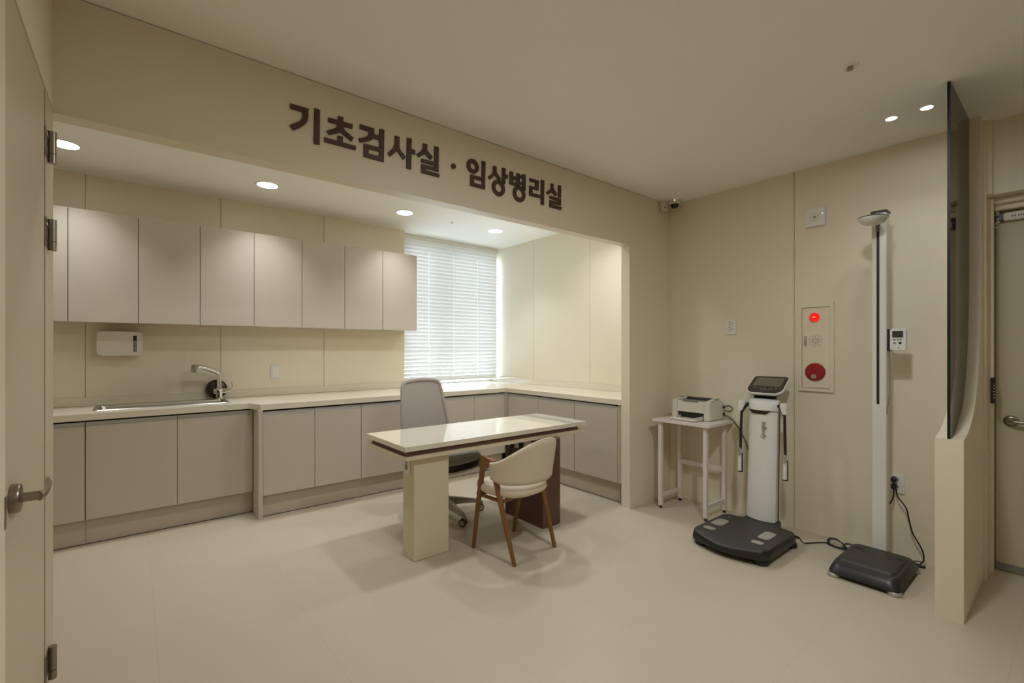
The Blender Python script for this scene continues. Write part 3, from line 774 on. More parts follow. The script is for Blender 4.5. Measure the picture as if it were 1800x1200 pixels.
# ================================================================ office chair
def office_chair():
    t = thing('office_chair', 'grey mesh-backed swivel office chair behind the desk', 'chair', (1.955, 3.285, 0), math.radians(191))
    # local +y is the front of the chair
    b = BM(); lathe(b, [(.001, .070), (.048, .070), (.054, .12), (.040, .150), (.001, .150)]); hub = obj('hub', b, 'basegrey', t, smooth=40)
    rot = math.radians(191)
    for k in range(5):
        a = math.radians(-91+72*k) - rot
        dx, dy = math.cos(a), math.sin(a); px, py = -dy, dx
        R = .325
        def ringq(r, hw, z0, z1):
            return [(dx*r+px*hw, dy*r+py*hw, z0), (dx*r+px*hw*.8, dy*r+py*hw*.8, z1), (dx*r-px*hw*.8, dy*r-py*hw*.8, z1), (dx*r-px*hw, dy*r-py*hw, z0)]
        b = BM(); loft(b, [ringq(.03, .034, .080, .142), ringq(.15, .027, .078, .124), ringq(.27, .021, .070, .098), ringq(R, .015, .066, .080), ringq(R+.012, .014, .064, .074)])
        bmesh.ops.bevel(b, geom=b.edges[:], offset=.004, segments=2, affect='EDGES', clamp_overlap=True)
        arm = obj('base_arm', b, 'basegrey', t, smooth=40)
        b = BM(); cyl(b, (dx*R, dy*R, .045), (dx*R, dy*R, .072), .011, n=12)
        sw = math.radians(35+40*k) - rot; wx, wy = math.cos(sw), math.sin(sw)
        c = Vector((dx*R-wy*.016, dy*R+wx*.016, .0295))
        for s in (-1, 1):
            off = Vector((wx, wy, 0))*s*.017
            cyl(b, c+off-Vector((wx, wy, 0))*.0085, c+off+Vector((wx, wy, 0))*.0085, .0285, n=24, mi=1)
            cyl(b, c+off*(1+.52)-Vector((wx, wy, 0))*.001, c+off*(1+.55), .021, n=20, mi=0)
        box(b, c.x-.010, c.x+.010, c.y-.010, c.y+.010, .02, .052, bev=.004)
        obj('caster', b, ['basegrey', 'black'], t, smooth=35)
    b = BM(); cyl(b, (0, 0, .12), (0, 0, .24), .024, n=18); cyl(b, (0, 0, .22), (0, 0, .36), .040, n=18); obj('gas_lift', b, 'black', t, smooth=40)
    b = BM(); box(b, -.075, .075, -.14, .13, .345, .403, bev=.015); obj('tilt_mechanism', b, 'black', t, smooth=40)
    def so(kx, ky, z, y0=.03):
        r = []
        for i in range(44):
            a = 2*PI*i/44; c, s = math.cos(a), math.sin(a); e = .62
            y = .235*ky*math.copysign(abs(s)**e, s)+y0
            x = .258*kx*math.copysign(abs(c)**e, c)*(1+.06*(y/.23))
            r.append((x, y, z - (.022*max(0, (y-.12)/.15)**2)))
        return r
    b = BM(); loft(b, [so(.5, .5, .400), so(.95, .94, .404), so(1.0, .99, .416), so(.985, .975, .424), so(.9, .9, .424)]); obj('seat_pan', b, 'white2', t, smooth=50)
    b = BM(); loft(b, [so(.9, .9, .420), so(.97, .965, .426), so(1, 1, .450), so(.995, .995, .478)]); sb_ = obj('seat_side', b, 'black', t, smooth=60)
    b = BM(); loft(b, [so(.99, .99, .474), so(.985, .985, .484), so(.945, .95, .503), so(.75, .78, .514), so(.4, .4, .512)]); obj('seat', b, 'seatgrey', t, smooth=60)
    # back: tapered rounded frame with mesh
    def bf(x, z):
        q = (z-.50)/.57
        return Vector((x, -.215 - .085*q - .035*math.sin(q*PI)*0 + .55*x*x*(.9), z))
    def hw(z):
        q = (z-.50)/.57
        return .258 - .035*q
    outl = []
    zb, zt, rc = .50, 1.075, .07
    W0, W1 = .238, .205
    pts = [(-W0+.04, zb), (W0-.04, zb), (W0-.005, zb+.05), (W0+.004, zb+.20), (W1+.012, zb+.42), (W1, zt-.06), (W1-.022, zt-.016), (W1-.07, zt), (0, zt+.008), (-W1+.07, zt), (-W1+.022, zt-.016), (-W1, zt-.06), (-W1-.012, zb+.42), (-W0-.004, zb+.20), (-W0+.005, zb+.05)]
    path = spline([(x, 0, z) for x, z in pts], 6, closed=True)
    P = [bf(p.x, p.z) for p in path]
    b = BM(); tube(b, P, .013, n=10, closed=True, sx=1.3, up=(0, 1, 0)); fr = obj('back_frame', b, 'meshback', t, smooth=60)
    # mesh panel with thickness, its outline follows the frame
    b = BM(); nz = 26; F = []; Bk = []
    def halfw(z):
        best = 0
        for p_, q_ in zip(path, path[1:]+path[:1]):
            if (p_.z-z)*(q_.z-z) <= 0 and abs(p_.z-q_.z) > 1e-9:
                k = (z-p_.z)/(q_.z-p_.z); best = max(best, abs(p_.x+(q_.x-p_.x)*k))
        return best
    for i in range(nz+1):
        z = zb+.004+(zt-.002-zb)*i/nz; w_ = halfw(z)
        F.append([b.verts.new(bf(w_*(2*j/14-1), z)+Vector((0, .003, 0))) for j in range(15)])
        Bk.append([b.verts.new(bf(w_*(2*j/14-1), z)-Vector((0, .003, 0))) for j in range(15)])
    for i in range(nz):
        for j in range(14):
            b.faces.new((F[i][j], F[i][j+1], F[i+1][j+1], F[i+1][j])); b.faces.new((Bk[i][j], Bk[i+1][j], Bk[i+1][j+1], Bk[i][j+1]))
    obj('back_mesh', b, 'meshback', t, smooth=60)
    b = BM(); tube(b, spline([(0, -.10, .35), (0, -.22, .36), (0, -.262, .42), (0, -.262, .56), (0, -.285, .72)], 6), .02, n=10, sx=1.8, up=(0, 1, 0)); obj('back_support', b, 'basegrey', t, smooth=50)
    return t
office_chair()

# ================================================================ printer table and printer
pt = thing('side_table', 'tall narrow white metal table carrying the printer in the corner', 'table', (3.635, 2.07, 0))
TX, TY = 3.635, 2.07
b = BM(); box(b, 3.436-TX, 3.834-TX, 1.815-TY, 2.325-TY, .733, .755, bev=.002); obj('tabletop', b, 'whitemetal', pt)
for x in (3.475, 3.775):
    for y in (1.862, 2.262):
        b = BM(); box(b, x-.0155-TX, x+.0155-TX, y-.0155-TY, y+.0155-TY, .022, .733, bev=.002); l = obj('leg', b, 'whitemetal', pt)
        b = BM(); cyl(b, (x-TX, y-TY, 0.0005), (x-TX, y-TY, .022), .012, n=14); obj('foot', b, 'black', l)
for y in (1.862, 2.262):
    b = BM(); box(b, 3.489-TX, 3.761-TX, y-.008-TY, y+.008-TY, .085, .118); obj('low_rail', b, 'whitemetal', pt)
    b = BM(); box(b, 3.489-TX, 3.761-TX, y-.011-TY, y+.011-TY, .708, .732); obj('top_rail', b, 'whitemetal', pt)
b = BM(); box(b, 3.767-TX, 3.783-TX, 1.876-TY, 2.248-TY, .335, .372); obj('back_rail', b, 'whitemetal', pt)

pr = thing('laser_printer', 'white laser printer with dark top tray and open paper tray', 'printer', (3.62, 2.077, .7555))
PX, PY, PZ = 3.62, 2.077, .7555
b = BM()
# front face has a recess for the tray, the top slopes up to the rear
y0, y1 = 1.907-PY, 2.247-PY
side = [(0, .004), (.232, .004), (.236, .10), (.233, .145), (.165, .176), (.020, .160), (.003, .150)]
prism(b, side, 'y', y0, y0+.052, edge=.004); prism(b, side, 'y', y1-.052, y1, edge=.004)
prism(b, [(.0015, .062), (.13, .062), (.13, .004), (.232, .004), (.236, .10), (.232, .145), (.165, .174), (.150, .150), (.060, .136), (.024, .156), (.0035, .150)], 'y', y0+.0515, y1-.0515)
obj('body', b, 'white2', pr, smooth=30)
b = BM(); box(b, .02, .129, y0+.053, y1-.053, .006, .061); obj('tray_slot', b, 'black', pr)
b = BM(); box(b, .014, .13, y0+.053, y1-.053, .006, .012); prism(b, [(-.118, .003), (.03, .006), (.03, .012), (-.118, .021), (-.122, .012)], 'y', y0+.058, y1-.056, edge=.002)
box(b, -.10, .01, y0+.06, y0+.066, .015, .034); box(b, -.06, .05, y1-.075, y1-.069, .016, .030)
obj('paper_tray', b, 'white2', pr)
b = BM()
prism(b, [(.0225, .1575), (.0235, .1605), (.062, .1635), (.163, .1775), (.160, .174), (.058, .156)], 'y', y0+.0005, y0+.030)
prism(b, [(.0225, .1575), (.0235, .1605), (.062, .1635), (.163, .1775), (.160, .174), (.058, .156)], 'y', y1-.030, y1-.0005)
box(b, .023, .058, y0+.0285, y1-.0285, .1565, .1615)
obj('top_cover', b, 'grey', pr)
b = BM(); prism(b, [(.06, .137), (.150, .152), (.164, .1755), (.160, .1765), (.145, .156), (.058, .1405)], 'y', y0+.055, y1-.055); obj('output_tray', b, 'black', pr)
b = BM(); box(b, -.0005, .004, y0+.10, y1-.10, .149, .158); obj('control_strip', b, 'grey', pr)
pc = thing('printer_cable', 'black cable looping out behind the printer and down towards the analyser', 'cable', (3.8535, 1.905, .80))
b = BM()
tube(b, spline([(-.012, .0, .06), (-.004, -.045, .075), (-.006, -.075, .055), (-.004, -.06, .03), (-.01, -.01, .03)], 6), .0032, n=8)
tube(b, spline([(-.012, .0, .0), (-.010, -.03, -.012), (-.008, -.07, -.035), (-.006, -.12, -.09), (-.006, -.17, -.18), (-.006, -.21, -.28), (-.006, -.26, -.40), (-.006, -.33, -.55), (-.006, -.38, -.70), (-.008, -.39, -.794)], 6), .0032, n=8)
obj('cord', b, 'cable', pc, smooth=60)
b = BM(); box(b, -.014, -.002, -.012, .010, -.012, .010, bev=.002); box(b, -.014, -.002, -.010, .006, .048, .070, bev=.002); obj('plug', b, 'black', pc)

# ================================================================ body composition analyser
bc = thing('body_composition_analyser', 'black and white body composition analyser with foot platform, display and two hand electrodes', 'medical scale', (3.27, 1.473, 0))
BX, BY = 3.27, 1.473
def platform(z, k=1.0, dip=0.0):
    pts = []
    def add(x, y, zz=z): pts.append(((x-BX)*k, (y-BY)*k, zz))
    n = 14
    xl, xr_ = 3.035, 3.505
    # front edge, from left to right, bulging to -x, lower in the middle
    for i in range(n+1):
        q = i/n; y = 1.70-(1.70-1.245)*q; s = math.sin(PI*q)
        add(xl-.03-.055*s, y, z-dip*s)
    for i in range(1, 5): q = i/5; add(xl-.03+.05*math.sin(PI/2*q)*.9, 1.245-.02*(1-math.cos(PI/2*q))-.004, z)
    for i in range(6): add(xl+.03+(xr_-.05-xl-.03)*i/5, 1.222, z)
    for i in range(1, 5): q = i/4*PI/2; add(xr_-.05+.05*math.sin(q), 1.272-.05*math.cos(q), z)
    add(xr_+.01, 1.32, z); add(xr_+.025, 1.36, z); add(3.60, 1.375, z); add(3.655, 1.385, z)
    add(3.665, 1.48, z)
    add(3.655, 1.58, z); add(3.60, 1.59, z); add(xr_+.025, 1.60, z); add(xr_+.01, 1.635, z)
    for i in range(1, 5): q = i/4*PI/2; add(xr_-.05*(1-math.cos(q)), 1.674+.05*math.sin(q), z)
    for i in range(6): add(xr_-.06-(xr_-.06-xl-.03)*i/5, 1.724, z)
    for i in range(1, 4): q = i/4; add(xl+.03-.05*q, 1.724-.024*q*q, z)
    return pts
b = BM()
loft(b, [platform(.034, .96), platform(.036, 1.0), platform(.052, 1.015, .004), platform(.080, 1.0, .012), platform(.092, .985, .016), platform(.098, .965, .018), platform(.0985, .5, .006)])
pf = obj('platform', b, ['char', 'black'], bc, smooth=40)
for p in pf.data.polygons:
    if p.normal.z < .55: p.material_index = 1
for x, y in ((3.06, 1.665), (3.06, 1.275), (3.475, 1.665), (3.475, 1.265)):
    b = BM(); lathe(b, [(.001, 0.0005), (.046, .0005), (.050, .006), (.049, .022), (.038, .038), (.001, .038)], (x-BX, y-BY, 0), n=28); obj('foot', b, 'black', bc, smooth=40)
def ell(x0, x1, y0, y1, sh=0):
    return [(x-BX, y-BY) for x, y in rr(x0, x1, y0, y1, min(x1-x0, y1-y0)*.36, 5)]
for x0, x1, y0, y1 in ((3.205, 3.352, 1.608, 1.690), (3.092, 3.142, 1.604, 1.682), (3.205, 3.360, 1.292, 1.366), (3.096, 3.146, 1.288, 1.360)):
    b = BM(); prism(b, ell(x0, x1, y0, y1), 'z', .0955, .1005); obj('foot_electrode', b, 'silver', bc)
b = BM(); lathe(b, [(.001, .097), (.005, .097), (.005, .101), (.001, .101)], (3.43-BX, 1.655-BY, 0), n=12); obj('level_bubble', b, 'silver', bc)
# column
cy0, cy1 = 1.385-BY, 1.583-BY
def colring(z, x, hw, d, bulge):
    pts = []
    for i in range(13):
        q = -1+2*i/12; pts.append((x-BX-bulge*(1-q*q)+(.010*abs(q)**6), q*hw+(cy0+cy1)/2, z))
    pts += [(x-BX+d*.55, hw*.985+(cy0+cy1)/2, z), (x-BX+d, hw*.80+(cy0+cy1)/2, z), (x-BX+d, -hw*.80+(cy0+cy1)/2, z), (x-BX+d*.55, -hw*.985+(cy0+cy1)/2, z)]
    return pts
b = BM(); loft(b, [colring(.103, 3.545, .099, .10, .022), colring(.3, 3.556, .099, .098, .020), colring(.6, 3.573, .098, .092, .018), colring(.888, 3.588, .0975, .085, .016)])
obj('column', b, 'white', bc, smooth=40)
b = BM()
def back(z, x): return [(x-BX, .0988+(cy0+cy1)/2, z), (x-BX+.014, .0988+(cy0+cy1)/2, z), (x-BX+.014, -.0988+(cy0+cy1)/2, z), (x-BX, -.0988+(cy0+cy1)/2, z)]
loft(b, [back(.095, 3.604), back(.90, 3.632)])
obj('column_edge_strip', b, 'black', bc)
b = BM(); loft(b, [[(p[0]*1+(-.001), p[1]*1.01, p[2]) for p in colring(.0965, 3.542, .1005, .104, .024)], [(p[0], p[1], p[2]) for p in colring(.104, 3.544, .0995, .10, .022)]]); obj('column_base_gasket', b, 'black', bc)
b = BM(); loft(b, [colring(.893, 3.586, .099, .095, .018), colring(.90, 3.582, .101, .098, .022), colring(.96, 3.588, .104, .10, .022), colring(.978, 3.60, .101, .09, .016), colring(.984, 3.61, .092, .075, .010)])
obj('collar', b, 'white', bc, smooth=40)
# black chevron recess under the collar
b = BM(); cyc = (cy0+cy1)/2
prism(b, [(cyc+.088, .898), (cyc+.062, .872), (cyc-.030, .872), (cyc-.060, .897), (cyc-.030, .893), (cyc+.062, .893)], 'x', 3.5625-BX, 3.580-BX)
obj('grip_recess', b, 'black', bc)
text_obj('logo', 'InBody', .046, .002, 'ink', bc, (3.5600-BX, cyc-.020, .755), (PI/2, PI/2, -PI/2))
# display head, tilted
hd = bpy.data.objects.new('display_head', None)
hx, hz, hy = 3.643, 1.078, 1.472
ang = math.atan2(.117, .177)
def hp(u, v, w):  # u: along the slope upwards, v: to world +y, w: normal offset
    return (hx-BX + u*math.cos(ang) - w*math.sin(ang), hy-BY+v, hz + u*math.sin(ang) + w*math.cos(ang))
def hring(k, w, L=.107, Wt=.128, Wb=.124):
    pts = []
    def arc(cu, cv, ru, rv, a0, a1, n=6):
        for i in range(n+1):
            a = a0+(a1-a0)*i/n; pts.append(hp((cu+ru*math.cos(a))*k, (cv+rv*math.sin(a))*k, w))
    arc(L-.024, Wt-.026, .024, .026, 0, PI/2)
    arc(-L+.060, Wb-.050, .060, .056, PI/2, PI, 8)
    arc(-L+.060, -(Wb-.050), .060, .056, PI, 3*PI/2, 8)
    arc(L-.024, -(Wt-.026), .024, .026, 3*PI/2, 2*PI)
    return pts
b = BM(); loft(b, [hring(.62, -.040), hring(.90, -.026), hring(.985, -.012), hring(.99, -.006)]); hd = obj('display_housing', b, 'black', bc, smooth=50)
b = BM(); loft(b, [hring(.985, -.011), hring(1.0, -.008), hring(1.005, .0), hring(.985, .007), hring(.94, .0075)]); obj('white_rim', b, 'white', hd, smooth=50)
b = BM(); loft(b, [hring(.945, .0072), hring(.935, .0092), hring(.5, .0092)]); obj('face_panel', b, 'char', hd, smooth=50)
b = BM(); loft(b, [[hp(u, v, w) for u, v in ((-.022, .098), (.082, .096), (.082, -.096), (-.022, -.098))] for w in (.0090, .0100)]); obj('screen', b, 'screen2', hd)
b = BM()
for u, v in ((-.045, .075), (-.048, .062), (-.060, .03), (-.045, .022), (-.045, .0), (-.06, .0), (-.060, -.03), (-.048, -.045), (-.045, -.075), (-.073, .012), (-.066, -.015)):
    c = Vector(hp(u, v, .0093)); nn = Vector(hp(u, v, .0105))
    cyl(b, c, nn, .0055, n=10)
obj('key', b, 'grey', hd)
b = BM(); loft(b, [[(3.60-BX+x*.9, cyc+y*.92, .982) for x, y in ((0, .075), (.06, .075), (.06, -.075), (0, -.075))], [hp(u, v, -.036) for u, v in ((-.055, .08), (.01, .08), (.01, -.08), (-.055, -.08))]]); obj('neck', b, 'black', bc, smooth=30)
# arms with hand electrodes
for s in (1, -1):
    yo = cyc + s*.150
    b = BM()
    x0 = 3.585-BX
    tube(b, spline([(x0+.02, cyc+s*.098, .935), (x0+.015, cyc+s*.115, .930), (x0+.005, cyc+s*.135, .905), (x0, yo, .875)], 5), .014, n=12)
    tube(b, [(x0, yo, .885), (x0-.004, yo+s*.004, .73), (x0-.006, yo+s*.007, .585)], .0095, n=12)
    arm = obj('arm', b, 'black', bc, smooth=50)
    b = BM()
    loft(b, [[(x0+dx, yo+dy*s, z) for dx, dy in ((-.020, -.016*k), (-.020, .018), (.020, .018), (.020, -.016*k))] for z, k in ((.880, .6), (.895, .8), (.925, 1.6), (.945, 1.7), (.962, 1.3))])
    bmesh.ops.bevel(b, geom=b.edges[:], offset=.005, segments=2, affect='EDGES', clamp_overlap=True)
    obj('shoulder_cover', b, 'white', arm, smooth=40)
    b = BM(); rbox(b, x0-.024, x0+.008, yo+s*.008-.0135, yo+s*.008+.0135, .420, .592, .010, 'z', 4, edge=.005); obj('hand_grip', b, 'white', arm, smooth=40)
    b = BM(); rbox(b, x0-.020, x0+.012, yo+s*.008-.0150, yo+s*.008+.0150, .415, .560, .010, 'z', 4); obj('grip_back', b, 'black', arm, smooth=40)
    b = BM(); rbox(b, x0-.030, x0-.004, yo+s*.008-.0125, yo+s*.008+.0125, .542, .600, .009, 'z', 4, edge=.006); lathe(b, [(.001, -.004), (.009, -.004), (.010, 0), (.001, 0)], (x0-.030, yo+s*.008, .552), 'x', n=16); obj('hand_electrode', b, 'silver', arm, smooth=40)

# ================================================================ height measuring pole with scale base
st = thing('stadiometer_scale', 'tall white height measuring pole on a black scale base by the partition', 'height scale', (3.45, .79, 0))
GX, GY = 3.45, .79
def rrz(x0, x1, y0, y1, r, z): return [(x-GX, y-GY, z) for x, y in rr(x0, x1, y0, y1, r, 6)]
b = BM()
loft(b, [rrz(3.205, 3.685, .622, .955, .04, .020), rrz(3.200, 3.690, .617, .960, .045, .030), rrz(3.212, 3.672, .628, .950, .05, .060), rrz(3.238, 3.650, .638, .940, .045, .082), rrz(3.250, 3.640, .646, .932, .04, .086)])
pf = obj('base_cover', b, ['char', 'black'], st, smooth=45)
for p in pf.data.polygons:
    if p.normal.z < .8: p.material_index = 1
b = BM(); loft(b, [rrz(3.256, 3.60, .650, .928, .035, .084), rrz(3.262, 3.595, .655, .923, .035, .099), rrz(3.270, 3.590, .662, .916, .032, .104), rrz(3.35, 3.50, .74, .84, .03, .104)]); obj('platform', b, 'char', st, smooth=45)
b = BM()
for y0, y1 in ((.855, .915), (.662, .735)):
    tube(b, spline([(3.505-GX, y0-GY, .1045), (3.515-GX, (y0+y1)/2-GY, .1045), (3.505-GX, y1-GY, .1045)], 5), .004, n=6)
obj('heel_guide', b, 'black', st)
for x, y in ((3.232, .932), (3.232, .648), (3.66, .932), (3.66, .645)):
    b = BM(); lathe(b, [(.001, .0005), (.030, .0005), (.033, .004), (.033, .016), (.028, .022), (.001, .022)], (x-GX, y-GY, 0), n=28); obj('foot', b, 'silver', st, smooth=40)
b = BM(); rbox(b, 3.590-GX, 3.665-GX, .759-GY, .834-GY, .095, 2.196, .007, 'z', 3); obj('pole', b, 'white', st, smooth=40)
b = BM(); box(b, 3.5885-GX, 3.5925-GX, .794-GY, .808-GY, 1.005, 2.16, bev=.001); obj('slot', b, 'black', st)
b = BM(); loft(b, [[(x-GX, y-GY, z) for x, y in ((3.586, .755), (3.67, .755), (3.67, .838), (3.586, .838))] for z in (2.194, 2.206)] + [[(x-GX, y-GY, 2.212) for x, y in ((3.60, .765), (3.66, .765), (3.66, .83), (3.60, .83))]]); obj('top_cap', b, 'black', st)
# head plate
hpz = 2.135
b = BM()
def plate(k, z): return [((3.475-GX)+.100*k*math.cos(a)*(1.0 if math.cos(a) < 0 else 1.05), (.800-GY)+.072*k*math.sin(a), z+.004*math.cos(a)) for a in [2*PI*i/36 for i in range(36)]]
loft(b, [plate(.45, hpz-.034), plate(.78, hpz-.024), plate(.95, hpz-.006), plate(1.0, hpz+.004), plate(.99, hpz+.008)]); hpl = obj('head_plate', b, 'white', st, smooth=50)
b = BM(); loft(b, [plate(1.005, hpz+.006), plate(1.01, hpz+.010), plate(.9, hpz+.014), plate(.4, hpz+.018)]); obj('plate_top', b, 'black', hpl, smooth=50)
b = BM(); box(b, 3.54-GX, 3.592-GX, .790-GY, .812-GY, hpz-.02, hpz+.02, bev=.003); cyl(b, (3.578-GX, .801-GY, hpz-.06), (3.578-GX, .801-GY, hpz+.06), .008, n=12); obj('carriage', b, 'grey', st, smooth=40)
# console on the side of the pole
b = BM(); rbox(b, 3.605-GX, 3.632-GX, .668-GY, .748-GY, 1.338, 1.472, .010, 'x', 4, edge=.003); cn = obj('console', b, 'white', st, smooth=40)
b = BM(); box(b, 3.607-GX, 3.640-GX, .738-GY, .760-GY, 1.335, 1.470); obj('console_bracket', b, 'black', cn)
b = BM(); box(b, 3.6035-GX, 3.606-GX, .682-GY, .734-GY, 1.418, 1.458); obj('screen', b, 'lcd', cn)
for y, z, r in ((.724, 1.405, .0055), (.708, 1.405, .0045), (.694, 1.406, .0055), (.723, 1.384, .0062), (.696, 1.385, .0075), (.704, 1.356, .0035)):
    b = BM(); lathe(b, [(.001, 0), (r, 0), (r, -.002), (.001, -.002)], (3.605-GX, y-GY, z), 'x', n=14); obj('button', b, 'grey' if r < .007 else 'black', cn)
b = BM(); box(b, 3.592-GX, 3.6-GX, .756-GY, .7595-GY, .945, .997); obj('port_cover', b, 'grey', st)
b = BM(); tube(b, spline([(3.62-GX, .752-GY, 1.338), (3.62-GX, .749-GY, 1.28), (3.62-GX, .748-GY, 1.16), (3.62-GX, .757-GY, .99)], 5), .0016, n=6); obj('console_cable', b, 'grey', st)

# ================================================================ wall fittings on the right wall
fb = thing('fire_alarm_panel', 'cream fire alarm panel with lit red lamp, speaker holes and big red button', 'fire alarm', (XR, 1.220, 1.36))
b = BM()
def zy(y0, y1, z0, z1): return [(y-1.220, z-1.36) for y, z in ((y0, z0), (y1, z0), (y1, z1), (y0, z1))]
prism_holes(b, [zy(1.108, 1.332, 1.040, 1.682), zy(1.130, 1.312, 1.062, 1.652)], 'x', -.020, -.0003)
obj('frame', b, 'wall', fb)
b = BM(); box(b, -.013, -.0015, 1.1325-1.22, 1.3095-1.22, 1.0645-1.36, 1.6495-1.36, bev=.0012); obj('door', b, 'wall', fb)
b = BM(); box(b, -.0012, -.0006, 1.1305-1.22, 1.3115-1.22, 1.0625-1.36, 1.6515-1.36); obj('shadow_gap', b, 'gap', fb)
yl = 1.228-1.22
b = BM(); lathe(b, [(.001, -.013), (.038, -.013), (.037, -.018), (.034, -.020), (.001, -.020)], (0, yl, 1.578-1.36), 'x', n=32); lamp = obj('lamp_ring', b, 'white2', fb, smooth=40)
b = BM(); lathe(b, [(.033, -.020), (.031, -.030), (.024, -.040), (.012, -.047), (.001, -.048)], (0, yl, 1.578-1.36), 'x', n=32); obj('red_lamp', b, 'redlamp', lamp, smooth=70)
b = BM(); 
for dy in (-.010, -.004, .002): cyl(b, (-.0475, yl-.002+dy, 1.578-1.36), (-.0495, yl-.002+dy, 1.578-1.36), .0026, n=8)
obj('glowing_core', b, 'redcore', lamp)
b = BM()
for rr_, nn_ in ((0, 1), (.013, 8), (.021, 10), (.032, 12), (.043, 14)):
    for i in range(nn_):
        a = 2*PI*i/nn_+PI/2; cyl(b, (-.0128, 1.224-1.22+rr_*math.cos(a)*.98, 1.408-1.36+rr_*math.sin(a)), (-.0138, 1.224-1.22+rr_*math.cos(a)*.98, 1.408-1.36+rr_*math.sin(a)), .0027, n=6)
obj('speaker_holes', b, 'black', fb)
b = BM(); box(b, -.0155, -.013, 1.278-1.22, 1.299-1.22, 1.368-1.36, 1.442-1.36, bev=.001); pl = obj('name_plate', b, 'silver', fb)
b = BM(); box(b, -.0160, -.0155, 1.284-1.22, 1.293-1.22, 1.378-1.36, 1.408-1.36); box(b, -.0160, -.0155, 1.287-1.22, 1.290-1.22, 1.408-1.36, 1.416-1.36); obj('inscription', b, 'ink', pl)
b = BM(); lathe(b, [(.001, -.013), (.066, -.013), (.066, -.017), (.060, -.026), (.045, -.030), (.001, -.031)], (0, 1.226-1.22, 1.180-1.36), 'x', n=40); bt = obj('call_point', b, 'red', fb, smooth=40)
b = BM(); lathe(b, [(.001, -.030), (.017, -.030), (.017, -.034), (.001, -.035)], (0, 1.229-1.22, 1.148-1.36), 'x', n=24); obj('push_button', b, 'silver', bt, smooth=40)
b = BM(); 
for dz in (-.006, .006): box(b, -.0358, -.0345, 1.223-1.22, 1.230-1.22, 1.148-1.36+dz-.003, 1.148-1.36+dz+.003)
obj('button_mark', b, 'black', bt)

def socket(name, label, y, z, h=.124, w=.088, plugs=False, tilt=0):
    t = thing('wall_socket', label, 'socket', (XR, y, z))
    b = BM(); rbox(b, -.011, -.0003, -w/2, w/2, -h/2, h/2, .006, 'x', 3, edge=.002); obj('plate', b, 'white', t)
    for dz in (.026, -.018):
        b = BM(); lathe(b, [(.001, -.012), (.0195, -.012), (.0195, -.0095), (.001, -.0095)], (0, .008, dz), 'x', n=24); q = obj('outlet', b, 'white2', t)
        b = BM(); cyl(b, (-.0118, .008, dz+.016), (-.0130, .008, dz+.016), .004, n=8); cyl(b, (-.0118, .008, dz-.010), (-.0130, .008, dz-.010), .003, n=8); obj('contact', b, 'black', q)
        b = BM(); box(b, -.0128, -.011, -.0155, -.012, dz-.006, dz+.006); obj('side_clip', b, 'grey', q)
    return t
socket('a', 'white double socket on the right wall above the printer', 1.845, 1.531)
socket('b', 'white double socket low on the wall behind the measuring pole with two black plugs', .765, .473)
el = thing('emergency_light', 'square white emergency light high on the wall above the fire alarm panel', 'emergency light', (XR, 1.225, 2.306))
b = BM(); rbox(b, -.022, -.0003, -.063, .063, -.066, .066, .006, 'x', 3, edge=.004); obj('housing', b, 'white', el, smooth=40)
b = BM(); lathe(b, [(.001, -.0215), (.033, -.0215), (.034, -.0245), (.031, -.0255), (.013, -.0232), (.001, -.0232)], (0, .002, 0), 'x', n=32); obj('reflector', b, 'white2', el, smooth=40)
b = BM(); lathe(b, [(.001, -.023), (.008, -.023), (.007, -.026), (.001, -.027)], (0, .002, 0), 'x', n=16); obj('bulb', b, 'grey', el, smooth=40)
b = BM(); lathe(b, [(.001, -.022), (.002, -.022), (.002, -.0235), (.001, -.0235)], (0, -.048, .018), 'x', n=8); obj('indicator', b, 'led', el)

# ================================================================ plugs and cables at the scales
def wire(name, label, pts, r=.0042, plug=None, group=None, plugs=()):
    base = Vector(pts[0]); t = thing(name, label, 'cable', base, 0, group)
    b = BM(); tube(b, [p-base for p in spline(pts, 8)], r, n=8); obj('cord', b, 'cable', t, smooth=60)
    for c, d, rr_, ln in plugs:
        c = Vector(c)-base; d = Vector(d).normalized(); b = BM(); cyl(b, c, c+d*ln, rr_, rr_*.75, n=16); obj('plug', b, 'black', t, smooth=40)
    return t
wire('power_cable', 'black power cable sagging from the lower plug behind the white pole', [(3.818, .772, .456), (3.812, .768, .425), (3.80, .775, .37), (3.79, .800, .32), (3.78, .815, .27), (3.76, .83, .20), (3.75, .84, .10), (3.74, .862, .012), (3.735, .90, .0075), (3.745, .94, .007)], plugs=[((3.8465, .773, .455), (-1, -.1, -.15), .019, .034)])
wire('power_cable', 'black power cable looping down from the upper plug to the right of the pole', [(3.815, .770, .495), (3.808, .760, .46), (3.800, .745, .40), (3.80, .705, .34), (3.80, .690, .27), (3.80, .672, .19), (3.80, .628, .10), (3.79, .618, .045), (3.775, .635, .012), (3.80, .66, .0065), (3.818, .72, .0065), (3.812, .775, .0065), (3.78, .82, .0065)], plugs=[((3.8465, .773, .499), (-1, -.1, -.1), .019, .034)])
wire('power_cable', 'black cord running along the floor from the analyser into a tied coil', [(3.545, 1.235, .050), (3.555, 1.225, .040), (3.58, 1.21, .012), (3.64, 1.18, .006), (3.70, 1.14, .006), (3.73, 1.10, .006)], plugs=[((3.528, 1.248, .056), (.5, -.4, -.2), .011, .03)], r=.004)
def coil(cx, cy, rx, ry, ang, n, z0, r=.004):
    P = []
    for i in range(n):
        a = 2*PI*i/12; k = 1-.10*(i//12)
        x, y = rx*k*math.cos(a), ry*k*math.sin(a)
        P.append((cx+x*math.cos(ang)-y*math.sin(ang), cy+x*math.sin(ang)+y*math.cos(ang), z0+.035*max(0, math.sin(a+1.0))*k+.002*(i//12)))
    return P
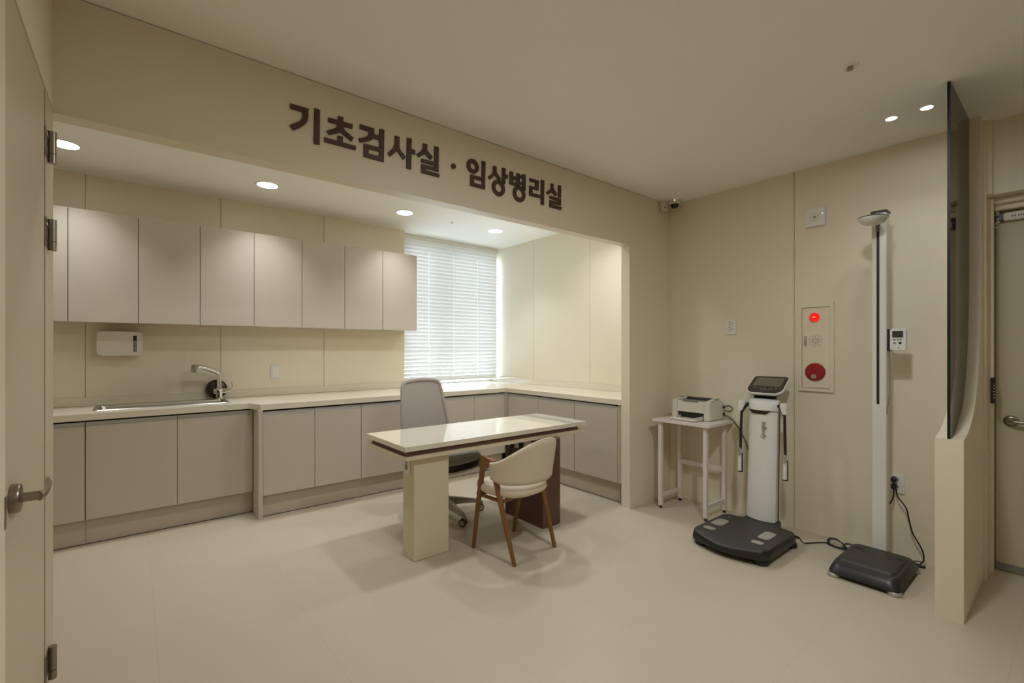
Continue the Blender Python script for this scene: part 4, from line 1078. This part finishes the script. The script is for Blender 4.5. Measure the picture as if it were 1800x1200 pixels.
wire('cable_coil', 'loose coil of black cord lying on the floor between the two scales, left part', coil(3.715, 1.055, .030, .060, -.25, 34, .006), r=.004)
wire('cable_coil', 'smaller loops of black cord on the floor just behind the scale base', coil(3.70, .955, .028, .058, .2, 24, .006), r=.004)
wire('cable_tie_end', 'short twist of black cord tying the two floor coils together', [(3.72, 1.02, .016), (3.705, 1.00, .014), (3.69, .97, .012), (3.68, .955, .007)], r=.0065)
wire('adapter_cable', 'black looped lead ending in a plug on the floor at the foot of the partition', [(3.70, .775, .006), (3.725, .745, .008), (3.745, .715, .012), (3.765, .675, .022), (3.775, .645, .030), (3.778, .630, .028), (3.77, .632, .014), (3.758, .665, .006), (3.74, .695, .006), (3.735, .71, .0075), (3.745, .665, .006), (3.756, .638, .006)], r=.0035, plugs=[((3.752, .645, .0095), (.25, -.9, 0), .009, .042), ((3.722, .745, .0125), (.35, -.7, 0), .011, .05)])

# ================================================================ tinted glass screen on the partition
gl = thing('glass_screen', 'tall frameless tinted glass pane standing on the curved partition up to the ceiling', 'glass screen', (3.144, .418, .9))
b = BM()
gc = [(x-3.144, z-.9) for x, z in curve]
prism(b, gc[:-1] + [(3.752-3.144, ZC-.001-.9), (0.0, ZC-.001-.9)], 'y', -.006, .006)
o = obj('pane', b, ['tint', 'glassedge'], gl)
for p in o.data.polygons:
    if abs(p.normal.y) < .5: p.material_index = 1

# ================================================================ door closer and entry reader
dc = thing('door_closer', 'pale metal door closer at the top of the corridor door', 'door closer', (4.10, .20, 2.10))
b = BM(); box(b, -.045, -.0005, -.30, .098, .020, .066, bev=.004); obj('body', b, 'white2', dc)
b = BM(); box(b, -.0445, -.001, .0985, .116, .022, .064, bev=.002); obj('end_cap', b, 'black', dc)
b = BM(); box(b, -.070, -.044, -.30, .012, -.012, .012, bev=.003); obj('arm', b, 'white2', dc)
b = BM()
for y, sgn in ((.060, 1), (.052, -1)): prism(b, [(y+.004*sgn, .032), (y-.003*sgn, .041), (y+.004*sgn, .050)], 'x', -.0460, -.0449)
obj('logo', b, 'black', dc)
b = BM(); 
for i in range(7): box(b, -.0460, -.0449, .038-.010*i-.006, .038-.010*i, .036, .044)
obj('logo_text', b, 'redink', dc)
rd = thing('card_reader', 'slim black entry reader with small white dots on the door jamb', 'reader', (3.96, .336, 1.10))
b = BM(); box(b, -.012, .012, -.014, .0075, -.075, .078, bev=.002); obj('housing', b, 'darkplate', rd)
b = BM()
for i in range(5): cyl(b, (-.0115, -.008, -.04+.018*i), (-.0135, -.008, -.04+.018*i), .0028, n=8)
obj('dots', b, 'white', rd)
b = BM(); box(b, -.006, .006, -.005, .0075, .0785, 1.14); obj('cable_cover', b, 'wall', rd)
